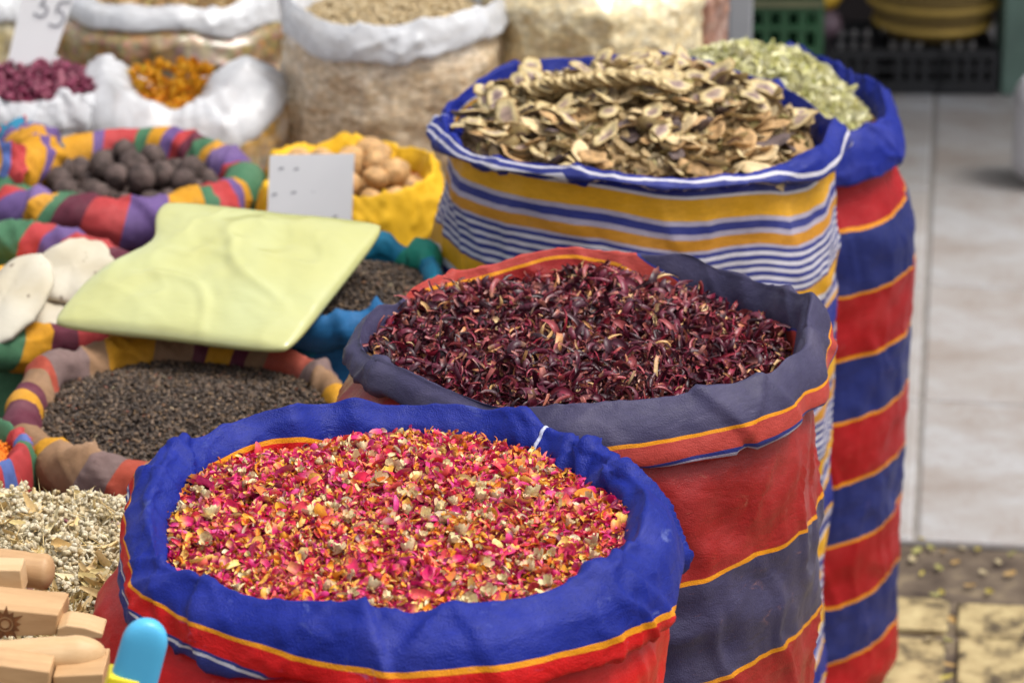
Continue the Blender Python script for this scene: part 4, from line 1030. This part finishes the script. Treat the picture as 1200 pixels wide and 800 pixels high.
# dark red berries in a bag on the left, with a price card
m_bf = grains('berries_in_film', [(0, (0.5, 0.48, 0.5, 1)), (0.6, (0.66, 0.65, 0.68, 1)), (1, (0.24, 0.12, 0.18, 1))], 40, (1, 1, 0.4), 0.8)
x, y = bag('red_berry_bag', 'clear plastic bag with dark red dried berries below the 35 card', 38, 98, 0.74, 0.090, 0.115, 0.05, m_bf, M_FILM, 63, amp=0.008, bamp=0.010)
m_bry = island_mat('dark_red_berry', [(0, (0.10, 0.008, 0.03, 1)), (0.5, (0.17, 0.014, 0.05, 1)), (0.85, (0.26, 0.04, 0.09, 1)), (1, (0.33, 0.10, 0.14, 1))], 0.4, mottle=0.3)
heap('red_berries', 'dark red dried berries heaped in the clear bag below the 35 card', 'berries', x, y, 0.10, heap_fn(0.735, 0.025, 0.1, 0.012, 85.0, k=18), [([lump_t(0.016, 0.010, 0.009, 0.3, q) for q in range(6)], 700, m_bry, (0.7, 1.2), 0.8, (-0.004, 0.008))], m_bry, 34)
Yk = y + 0.02
pts = [atY(6, 84, Yk), atY(58, 84, Yk), atY(96, -30, Yk + 0.03), atY(34, -36, Yk + 0.03)]
t, c0, nn = card(pts, 'white card with the handwritten number 35 stuck in the red berries')
fr = (pts[0], pts[1] - pts[0], pts[3] - pts[0])
def card_uv(u, v):                           # photo pixel on this card -> the card's own frame
    M_ = np.array([[52, 28], [0, -120]], float); return tuple(np.linalg.solve(M_, np.array([u - 6, v - 84], float)))
three = [(39, -3), (43, -7), (49, -7), (53, -2), (50, 4), (46, 6), (52, 6), (56, 11), (54, 17), (48, 20), (42, 18), (40, 15)]
five = [(83, 2), (77, 3), (71, 3), (67, 9), (66, 14), (71, 13), (75, 18), (74, 25), (69, 30), (63, 31), (57, 28)]
for lst in (three, five): stroke(t, c0, nn, fr, [card_uv(*q) for q in lst], 0.0020, 'pen_digit')

# mixed herbs behind
m_g2 = grains('mixed_herbs_in_film', [(0, (0.20, 0.15, 0.07, 1)), (0.25, (0.34, 0.25, 0.09, 1)), (0.5, (0.28, 0.13, 0.07, 1)), (0.7, (0.20, 0.19, 0.06, 1)), (0.85, (0.44, 0.22, 0.05, 1)), (1, (0.30, 0.15, 0.15, 1))], 85, film_a=0.22)
x, y = bag('mixed_herb_bag', 'big clear bag of mixed brown and green herbs behind the orange flowers', 205, -22, 0.775, 0.165, 0.190, {0: 0.05, 270: 0.035, 180: 0.04}, m_g2, M_FILM, 65, amp=0.006, nfold=7, bamp=0.012, Rb=0.205, notch=((300, 14, 0.0, -0.012),))
heap('mixed_herbs', 'mixed herbs in the open top of the big clear bag', 'herbs', x, y, 0.14, heap_fn(0.75, 0.01, 0.1, 0.004, 88.0), [([petal_t(0.012, 0.007, 0.8, 0.5, seed=q) for q in range(4)], 500, m_chip, (0.8, 1.2), 0.5, (0, 0.004))], M_BROWN, 36)
# beige crumbs
m_g3 = grains('tan_seeds_in_film', [(0, (0.60, 0.43, 0.26, 1)), (0.4, (0.70, 0.54, 0.35, 1)), (0.8, (0.76, 0.62, 0.44, 1)), (1, (0.42, 0.28, 0.15, 1))], 85, (1, 1, 1.8), film_a=0.12)
x, y = bag('tan_seed_bag', 'large clear bag of tan seeds with a white plastic rim in the back row', 463, -2, 0.86, 0.146, 0.167, {0: 0.040, 90: 0.03, 180: 0.04, 270: 0.050}, m_g3, M_FILM, 67, amp=0.006, nfold=7, bamp=0.008, Rb=0.163, crest={250: -0.006, 200: 0.004, 320: 0.008}, shape={0: 1.0, 225: 1.03, 270: 1.0, 315: 1.03})
m_sd = island_mat('tan_seed', [(0, (0.42, 0.30, 0.14, 1)), (0.5, (0.55, 0.42, 0.24, 1)), (1, (0.60, 0.50, 0.32, 1))], 0.6, mottle=0.2)
heap('tan_seeds', 'tan seeds in the white rimmed bag of the back row', 'seeds', x, y, 0.14, heap_fn(0.84, 0.02, 0.12, 0.004, 90.0), [([lump_t(0.010, 0.005, 0.005, 0.2, q, 5, 4) for q in range(4)], 1500, m_sd, (0.8, 1.2), 0.5, (0, 0.004))], m_sd, 37)
# pale seeds bag
m_g4 = grains('pale_seeds_in_film', [(0, (0.72, 0.57, 0.31, 1)), (0.4, (0.80, 0.66, 0.38, 1)), (0.8, (0.84, 0.73, 0.48, 1)), (1, (0.60, 0.44, 0.21, 1))], 85, (1, 1, 1.4), film_a=0.06)
x, y = bag('pale_seed_bag', 'bulging clear bag of pale yellow seeds behind the striped sack', 690, -70, 0.93, 0.12, 0.145, 0.03, m_g4, M_FILM, 69, amp=0.008, bamp=0.010, Rb={0: 0.172, 270: 0.165, 180: 0.165})
heap('pale_seeds', 'pale yellow seeds in the open top of the bulging bag', 'seeds', x, y, 0.13, heap_fn(0.91, 0.02, 0.12, 0.004, 93.0), [([lump_t(0.010, 0.005, 0.005, 0.2, q, 5, 4) for q in range(4)], 1200, m_sd, (0.8, 1.2), 0.5, (0, 0.004))], m_sd, 38)
# pink-brown bag
m_g5 = grains('pinkish_herbs_in_film', [(0, (0.26, 0.11, 0.07, 1)), (0.4, (0.34, 0.16, 0.10, 1)), (0.8, (0.42, 0.23, 0.16, 1)), (1, (0.22, 0.08, 0.05, 1))], 110, film_a=0.3)
x, y = bag('pinkish_bag', 'narrow clear bag of pinkish brown goods beside the grey post', 795, -60, 0.88, 0.045, 0.068, 0.03, m_g5, M_FILM, 71, amp=0.005, bamp=0.007, Rb=0.078)
heap('pinkish_goods', 'pinkish brown goods in the top of the narrow bag', 'dried goods', x, y, 0.05, heap_fn(0.86, 0.02, 0.05, 0.003, 95.0), [([lump_t(0.010, 0.006, 0.005, 0.2, q, 5, 4) for q in range(4)], 250, m_hib1, (0.8, 1.2), 0.5, (0, 0.004))], M_BROWN, 39)
# tan bag at the top left corner
m_g6 = grains('yellowish_goods_in_film', [(0, (0.50, 0.40, 0.18, 1)), (0.5, (0.62, 0.53, 0.30, 1)), (1, (0.42, 0.32, 0.12, 1))], 80, film_a=0.4)
x, y = bag('yellowish_bag', 'clear bag of yellowish goods behind the 35 card', -20, -15, 0.775, 0.065, 0.09, 0.04, m_g6, M_FILM, 73, amp=0.006, bamp=0.008, Rb=0.09)
heap('yellowish_goods', 'yellowish goods in the top of the bag behind the 35 card', 'dried goods', x, y, 0.065, heap_fn(0.755, 0.02, 0.05, 0.003, 97.0), [([lump_t(0.012, 0.007, 0.006, 0.2, q, 5, 4) for q in range(4)], 250, m_sd, (0.8, 1.2), 0.5, (0, 0.004))], M_PALE, 40)
#SECTION wood
# ------------------------------------------------------------------ turned wooden pieces and the crate they lie in, front left
def wood(name, c0, c1, rough=0.5, axis=(1, 6, 6), sc=10):
    k = NT(name, rough, 0.35); o_ = k.vscale(k.coord(), axis)
    g1 = k.noise(sc, 5, o_, 0.6, 0.6)
    g2 = k.noise(sc * 9, 3, k.vscale(k.coord(), (axis[0] * 0.5, axis[1] * 2, axis[2] * 2)))
    c = k.ramp(k.math('ADD', k.math('MULTIPLY', g1, 0.75), k.math('MULTIPLY', g2, 0.25)), [(0.3, c0), (0.65, c1)])
    oi_ = k.n('ObjectInfo').outputs['Random']
    c = k.mix(k.math('MULTIPLY', oi_, 0.25), c, (0.46, 0.27, 0.12, 1))
    k.base(c); k.bump(g2, 0.12, 0.0015); return k.m
M_W1 = wood('pale_beech', (0.46, 0.28, 0.13, 1), (0.60, 0.42, 0.24, 1))
M_W2 = wood('warm_beech', (0.36, 0.20, 0.09, 1), (0.52, 0.33, 0.17, 1))
M_CR = wood('crate_wood', (0.20, 0.12, 0.06, 1), (0.30, 0.19, 0.10, 1), 0.7)
M_BURN = plain('burnt_mark', (0.17, 0.060, 0.015, 1), 0.7, 0.4, 200)
cx0, cx1, cy0, cy1 = -0.86, -0.375, 2.28, 2.76
cr_ = thing('wooden_crate', 'low wooden crate under the turned wooden pieces at the front left', 'crate', ((cx0 + cx1) / 2, (cy0 + cy1) / 2, 0))
hw_, hd_ = (cx1 - cx0) / 2, (cy1 - cy0) / 2
CT = 0.80
for q in range(6):
    for (a, b, c_, d_) in ((-hw_, hw_, -hd_, -hd_ + 0.012), (-hw_, hw_, hd_ - 0.012, hd_), (-hw_, -hw_ + 0.012, -hd_ + 0.013, hd_ - 0.013), (hw_ - 0.012, hw_, -hd_ + 0.013, hd_ - 0.013)):
        v, f = box(a, b, c_, d_, 0.02 + q * 0.13, 0.02 + q * 0.13 + 0.12, 0.002); link('slat', mesh('slat', v, f, M_CR, smooth=False), cr_)
v, f = box(-hw_ + 0.013, hw_ - 0.013, -hd_ + 0.013, hd_ - 0.013, CT - 0.03, CT - 0.012, 0.001); link('tray_board', mesh('tray_board', v, f, M_CR, smooth=False), cr_)
ZB = CT - 0.012
def lathe(prof, nseg=32):
    V, F = [], []
    nv = len(prof)
    for i in range(nseg):
        a = i / nseg * 6.2832
        for (s, r) in prof: V.append((s, r * math.cos(a), r * math.sin(a)))
    return np.array(V), grid_faces(nseg, nv, True)
def handle_prof(L, r, rings, taper=0.0, tip=0.02, r_end=None):
    P = [(-L, 0.0005), (-L, r * 0.9)]
    n_ = 30
    for i in range(n_ + 1):
        s = -L + L * i / n_ * (1 - tip / L); f = i / n_
        P.append((s, r * (1 - taper * (1 - f) ** 1.0)))
    for i in range(1, 9):
        b = i / 8 * math.pi / 2
        P.append((-tip + tip * math.sin(b), max(0.0004, (r_end or r) * math.cos(b))))
    out_ = []
    for s, rr in P:
        for g_ in rings:
            if abs(s - g_) < L / 55: rr *= 0.955
        out_.append((s, rr))
    return out_
def put(name, label, me, tip, direc, group='turned wooden pieces in the crate', roll=0.0):
    o = link(name, me, None, tip); d = Vector(direc).normalized()
    q = Vector((1, 0, 0)).rotation_difference(d); o.rotation_mode = 'QUATERNION'
    from mathutils import Quaternion
    o.rotation_quaternion = q @ Quaternion((1, 0, 0), roll)
    return tag(o, label, 'wooden piece', group)
def lathe_mesh(name, prof, mat):
    v, f = lathe(prof, 36); return mesh(name, v, f, mat)
# a: fat handle with domed end at the top of the pile
put('turned_handle', 'fat turned wooden handle with a domed end, topmost of the pile', lathe_mesh('turned_handle', handle_prof(0.20, 0.0165, (-0.018, -0.021), 0.0, 0.010), M_W2), atY(64, 671, 2.70), (1, -0.05, -0.10))
# f: long tapered handle in front
put('turned_handle', 'long pale turned handle with two rings, lowest and nearest in the pile', lathe_mesh('turned_handle', handle_prof(0.22, 0.0165, (-0.030, -0.034), 0.25, 0.030), M_W1), atY(124, 764, 2.52), (1, 0.10, 0.02))
def block(name, label, corners_px, Y, depth, mat, bev=0.0012, back=0.0, group='turned wooden pieces in the crate'):
    """block whose face outline is given on the plane Y (facing the viewer), with its real depth behind it"""
    P = [atY(u, v, Y) for u, v in corners_px]; c_ = sum(P) / len(P)
    n_ = len(P); V = [tuple(p - c_) for p in P] + [tuple(p - c_ + np.array([back, depth, 0.0])) for p in P]
    F = [tuple(range(n_)), tuple(range(2 * n_ - 1, n_ - 1, -1))] + [(i, i + n_, (i + 1) % n_ + n_, (i + 1) % n_) for i in range(n_)]
    import bmesh
    bm = bmesh.new(); vv = [bm.verts.new(q) for q in V]
    for q in F: bm.faces.new([vv[i] for i in q])
    bmesh.ops.recalc_face_normals(bm, faces=bm.faces[:])
    bmesh.ops.bevel(bm, geom=bm.edges[:], offset=bev, segments=2, affect='EDGES', profile=0.5)
    me = D.meshes.new(name); bm.to_mesh(me); bm.free(); me.materials.append(mat)
    o = link(name, me, None, c_); return tag(o, label, 'wooden piece', group), c_
block('wooden_block', 'small square ended pale block below the fat turned handle', [(-60, 700), (28, 697), (24, 668), (-60, 666)], 2.655, 0.028, M_W1)
block('wooden_block', 'narrow wooden piece behind the block with a burnt flower', [(-20, 724), (77, 723), (79, 712), (74, 704), (-20, 700)], 2.64, 0.020, M_W1)
bo, bc = block('wooden_block', 'wooden block with a burnt flower pattern on its side', [(-70, 748), (66, 744), (68, 720), (-70, 706)], 2.575, 0.045, M_W2, back=0.004)
# burnt flower: petals round a centre, flat print on the block's face
ctr = atY(6, 731, 2.575 - 0.0008) - bc
V, F = [], []
NP = 13; sc_ = 1 / 1330
for q in range(NP):
    a = q / NP * 6.2832; d = np.array([math.cos(a), 0, math.sin(a)]); s_ = np.array([-math.sin(a), 0, math.cos(a)])
    i0 = len(V)
    L1, L2 = 9 * sc_, 20 * sc_ * (1.15 if q % 2 else 0.9)
    for (l_, w_) in ((L1, 2.4), (L1 * 1.35, 3.2), (L2, 0.2)):
        V += [tuple(ctr + d * l_ + s_ * w_ * sc_), tuple(ctr + d * l_ - s_ * w_ * sc_)]
    F += [(i0, i0 + 1, i0 + 3, i0 + 2), (i0 + 2, i0 + 3, i0 + 5, i0 + 4)]
i0 = len(V)
for q in range(24):
    a = q / 24 * 6.2832; d = np.array([math.cos(a), 0, math.sin(a)]); V += [tuple(ctr + d * 5.0 * sc_), tuple(ctr + d * 7.5 * sc_)]
for q in range(24):
    a, b = i0 + 2 * q, i0 + 2 * ((q + 1) % 24); F.append((a, a + 1, b + 1, b))
link('burnt_flower', mesh('burnt_flower', V, F, M_BURN, smooth=False), bo)
block('wooden_block', 'pale pointed wedge between the flower block and the long handle', [(66, 748), (119, 748), (121, 742), (99, 735), (78, 732), (67, 736)], 2.57, 0.030, M_W1)
block('wooden_block', 'warm brown block below the long handle, cut by the lower corner', [(-70, 840), (57, 838), (58, 787), (2, 779), (-70, 779)], 2.47, 0.05, M_W2)
block('wooden_block', 'pale block beside the rose petal sack under the long handle', [(62, 838), (121, 838), (121, 789), (62, 792)], 2.48, 0.05, M_W2)
# cyan plastic scoop leaning in the crate
M_CY = plain('cyan_plastic', (0.075, 0.40, 0.66, 1), 0.35, 0.04, 6)
M_YC = plain('yellow_plastic', (0.75, 0.62, 0.02, 1), 0.35, 0.04, 6)
Yh = 2.40
top, low = atY(176.5, 726, Yh), atY(153, 812, Yh)
ax = (low - top); ln = np.linalg.norm(ax); ax /= ln
sc0 = thing('plastic_scoop', 'cyan plastic scoop with a yellow clip leaning in front of the rose sack', 'scoop', top)
sx = np.cross(ax, np.array([0, 1, 0.35])); sx /= np.linalg.norm(sx); sn = np.cross(sx, ax)
V, F = [], []
NL, NS = 22, 20; wd, td = 0.0180, 0.010; LL = 0.30
for i in range(NL):
    f = i / (NL - 1); s = LL * f ** 2.2
    k_ = math.sqrt(max(0.0, 1 - max(0, 1 - s / 0.019) ** 2)) if s < 0.019 else 1.0 + 0.12 * min(1, s / 0.12)
    k_ = max(k_, 0.02)
    for j in range(NS):
        a = j / NS * 6.2832; ca, sa = math.cos(a), math.sin(a)
        ca = math.copysign(abs(ca) ** 0.7, ca); sa = math.copysign(abs(sa) ** 0.7, sa)
        V.append(tuple(ax * s + sx * wd * k_ * ca + sn * td * max(0.15, k_ ** 0.5) * sa))
F = [(i * NS + j, i * NS + (j + 1) % NS, (i + 1) * NS + (j + 1) % NS, (i + 1) * NS + j) for i in range(NL - 1) for j in range(NS)] + [tuple(range(NS))[::-1]]
link('handle', mesh('handle', V, F, M_CY), sc0)
pcl = ax * 0.050
v, f = merge([box(-0.0215, 0.004, -0.0122, 0.0122, 0, 0.011, 0.002), box(-0.0215, -0.004, -0.0128, 0.0128, 0.011, 0.05, 0.002)])
v = [tuple(pcl + sx * a * (-1 if sx[0] < 0 else 1) + sn * b + ax * c_) for a, b, c_ in v]
link('clip', mesh('clip', v, f, M_YC, smooth=False), sc0)
#SECTION background
# ------------------------------------------------------------------ the shop behind, on the right
M_BLK = plain('black_plastic', (0.012, 0.012, 0.014, 1), 0.5, 0.2, 10)
M_GRN = plain('green_plastic', (0.010, 0.060, 0.022, 1), 0.45, 0.15, 10)
M_POST = plain('grey_post_paint', (0.30, 0.31, 0.33, 1), 0.5, 0.1, 8)
M_WALL = plain('dark_shop_wall', (0.022, 0.014, 0.014, 1), 0.8, 0.3, 3)
v, f = box(-1.5, 3.5, 8.05, 8.2, 0, 3.0)
wl = link('shop_wall', mesh('shop_wall', v, f, M_WALL, smooth=False)); tag(wl, 'dark back wall of the shop behind the crates', 'wall', kind='structure')
# awning added out of view above the shop front, only to darken it
aw = thing('added_shade_awning', 'unseen dark awning added to shade the shop front behind the lane', 'awning', (1.0, 7.3, 0))
M_AWN = plain('added_shade_cloth', (0.03, 0.035, 0.03, 1), 0.8)
NA_, NB_ = 24, 8; V = []
for i in range(NA_):
    for j in range(NB_):
        a, b = i / (NA_ - 1), j / (NB_ - 1); V.append((-2.4 + 4.8 * a, -0.75 + 1.5 * b, 2.2 + 0.35 * b - 0.04 * math.sin(a * 25) * (1 - b)))
o = link('added_awning_cloth', mesh('added_awning_cloth', V, grid_faces(NA_, NB_, False), M_AWN), aw)
for sx_ in (-2.35, 2.35):
    v, f = box(sx_ - 0.02, sx_ + 0.02, -0.72, -0.68, 0, 2.2, 0.003); link('added_pole', mesh('added_pole', v, f, M_POST, smooth=False), aw)
# grey post
p = at(866, 60, 0.0); Yp = 5.95
p0 = atY(866, 40, Yp)
ps = thing('grey_post', 'grey painted post beside the green crates', 'post', (p0[0], Yp, 0))
v, f = box(-0.022, 0.022, -0.03, 0.03, 0, 2.2, 0.004); link('post_shaft', mesh('post_shaft', v, f, M_POST, smooth=False), ps)
v, f = box(-0.05, 0.05, -0.06, 0.06, 0, 0.018, 0.003); link('foot_plate', mesh('foot_plate', v, f, M_POST, smooth=False), ps)
# crates
def crate(label, x, y, z, w_, d_, h_, mat, group, ribs=None, rot=0.0):
    t = thing('plastic_crate', label, 'crate', (x, y, z), group, (0, 0, rot))
    bands = [(0.0, 0.30), (0.52, 0.62), (0.80, 1.0)]
    for (sx_, sy_, ww, horizontal) in ((0, -d_ / 2, w_, True), (0, d_ / 2, w_, True), (-w_ / 2, 0, d_ - 0.014, False), (w_ / 2, 0, d_ - 0.014, False)):
        parts = []
        for a, b in bands:
            parts.append(box(-ww / 2, ww / 2, -0.006, 0.006, h_ * a + 0.001, h_ * b) if horizontal else box(-0.006, 0.006, -ww / 2, ww / 2, h_ * a + 0.001, h_ * b))
        for q in range(5):
            c_ = -ww / 2 + ww * q / 4
            parts.append(box(c_ - 0.008, c_ + 0.008, -0.0045, 0.0045, 0.002, h_ - 0.002) if horizontal else box(-0.0045, 0.0045, c_ - 0.008, c_ + 0.008, 0.002, h_ - 0.002))
        v, f = merge(parts); v = [(a + sx_, b + sy_, c_) for a, b, c_ in v]
        s = link('side_panel', mesh('side_panel', v, f, mat, smooth=False), t)
    v, f = box(-w_ / 2 + 0.007, w_ / 2 - 0.007, -d_ / 2 + 0.007, d_ / 2 - 0.007, 0.002, 0.008); link('bottom_panel', mesh('bottom_panel', v, f, mat, smooth=False), t)
    if ribs is not None:
        v, f = box(-w_ / 2 - 0.004, w_ / 2 + 0.004, -d_ / 2 - 0.010, -d_ / 2 - 0.0065, h_ - 0.016, h_ - 0.002, 0.001)
        link('rim', mesh('rim', v, f, ribs, smooth=False), t)
    return t
M_RIBS = plain('faded_green_rim', (0.09, 0.09, 0.045, 1), 0.6)
g0 = atY(920, 30, 6.55)
for q in range(4):
    crate(['lowest', 'second', 'third', 'top'][q] + ' green crate in the stack beside the grey post', g0[0], 6.72, 0.016 + q * 0.145, 0.145, 0.30, 0.14, M_GRN, 'green crates stacked by the post', M_RIBS)
for q, u in enumerate((1000, 1062, 1126)):
    b0 = atY(u, 80, 7.5)
    crate(['black crate beside the green stack', 'black crate under the left of the basket', 'black crate under the right of the basket'][q], b0[0], 7.52, 0.016, 0.122, 0.26, 0.105, M_BLK, 'black crates on the tiles below the basket')
# basket
M_BK = NT('basket_wicker', 0.7, 0.3)
kk = M_BK; wvx = kk.n('TexWave', Scale=38, Distortion=2.0); wvx.bands_direction = 'Z'; kk.l(kk.coord(), wvx.inputs['Vector'])
kk.base(kk.ramp(wvx.outputs['Fac'], [(0.2, (0.07, 0.045, 0.015, 1)), (0.7, (0.27, 0.18, 0.05, 1))])); kk.bump(wvx.outputs['Fac'], 0.6, 0.006); M_BK = kk.m
b0 = atY(1094, 30, 7.5)
bk = thing('wicker_basket', 'round brown and yellow basket standing on the black crates', 'basket', (b0[0], 7.52, 0.124))
prof = [(0.05, 0.0), (0.105, 0.004), (0.13, 0.03), (0.145, 0.08), (0.152, 0.14), (0.148, 0.2), (0.14, 0.2), (0.144, 0.14), (0.135, 0.08), (0.12, 0.035), (0.05, 0.02)]
V = []; NS_ = 40
for i in range(NS_):
    a = i / NS_ * 6.2832
    for r_, z_ in prof: V.append((r_ * math.cos(a), r_ * math.sin(a), z_))
link('basket_wall', mesh('basket_wall', V, grid_faces(NS_, len(prof), True), M_BK), bk)
M_HOOP = plain('yellow_hoop', (0.34, 0.22, 0.04, 1), 0.6)
for zz_, rr_ in ((0.035, 0.134), (0.085, 0.149), (0.195, 0.152)):
    V = []
    for i in range(40):
        a = i / 40 * 6.2832
        for j in range(8):
            b = j / 8 * 6.2832; V.append(((rr_ + 0.008 * math.cos(b)) * math.cos(a), (rr_ + 0.008 * math.cos(b)) * math.sin(a), zz_ + 0.008 * math.sin(b)))
    F = [(i * 8 + j, ((i + 1) % 40) * 8 + j, ((i + 1) % 40) * 8 + (j + 1) % 8, i * 8 + (j + 1) % 8) for i in range(40) for j in range(8)]
    link('hoop', mesh('hoop', V, F, M_HOOP), bk)
# mauve onion and yellow lump near the green crates
M_MAU = plain('mauve_skin', (0.14, 0.09, 0.11, 1), 0.5, 0.3, 20)
b0 = atY(990, 36, 7.35)
o = link('mauve_gourd', nut_mesh(91, 0.030, 0.08, M_MAU, 'mauve_gourd', False, 1.1), None, (b0[0] - 0.02, 7.5, 0.152)); tag(o, 'round mauve gourd on the black crate beside the green crates', 'gourd')
M_YG = plain('yellow_gourd_skin', (0.60, 0.36, 0.03, 1), 0.5, 0.2, 20)
b0 = atY(970, -3, 7.45)
cr2 = link('yellow_gourd', nut_mesh(95, 0.040, 0.08, M_YG, 'yellow_gourd', False, 0.8), None, (b0[0], 7.52, 0.215)); tag(cr2, 'yellow gourd at the top edge beside the green crates', 'gourd')
# stand under the gourds
b0 = atY(960, 50, 7.4)
# white sack and grey green bin at the right edge
M_WS = film('white_woven_plastic', (0.60, 0.58, 0.60, 1), 0.0)
b0 = at(1214, 222, 0.016)
sack('white_sack', 'white plastic sack at the right edge on the tiles', b0[0] + 0.03, b0[1] + 0.05, 0.235, 0.05, 0.075, 0.04, M_WS, M_WS, 81, Rb=0.075, z0=0.016, NTH=90, amp=0.004, bamp=0.003)
M_BIN = plain('grey_green_paint', (0.10, 0.16, 0.13, 1), 0.6, 0.2, 9)
b0 = atY(1192, 60, 7.3)
bn = thing('grey_bin', 'grey green bin at the right edge behind the white sack', 'bin', (b0[0] + 0.05, 7.45, 0.015))
v, f = box(-0.07, 0.07, -0.07, 0.07, 0, 0.36, 0.006); link('bin_body', mesh('bin_body', v, f, M_BIN, smooth=False), bn)
v, f = box(-0.078, 0.078, -0.078, 0.078, 0.361, 0.385, 0.006); link('lid', mesh('lid', v, f, plain('blue_lid', (0.05, 0.09, 0.22, 1), 0.5), smooth=False), bn)
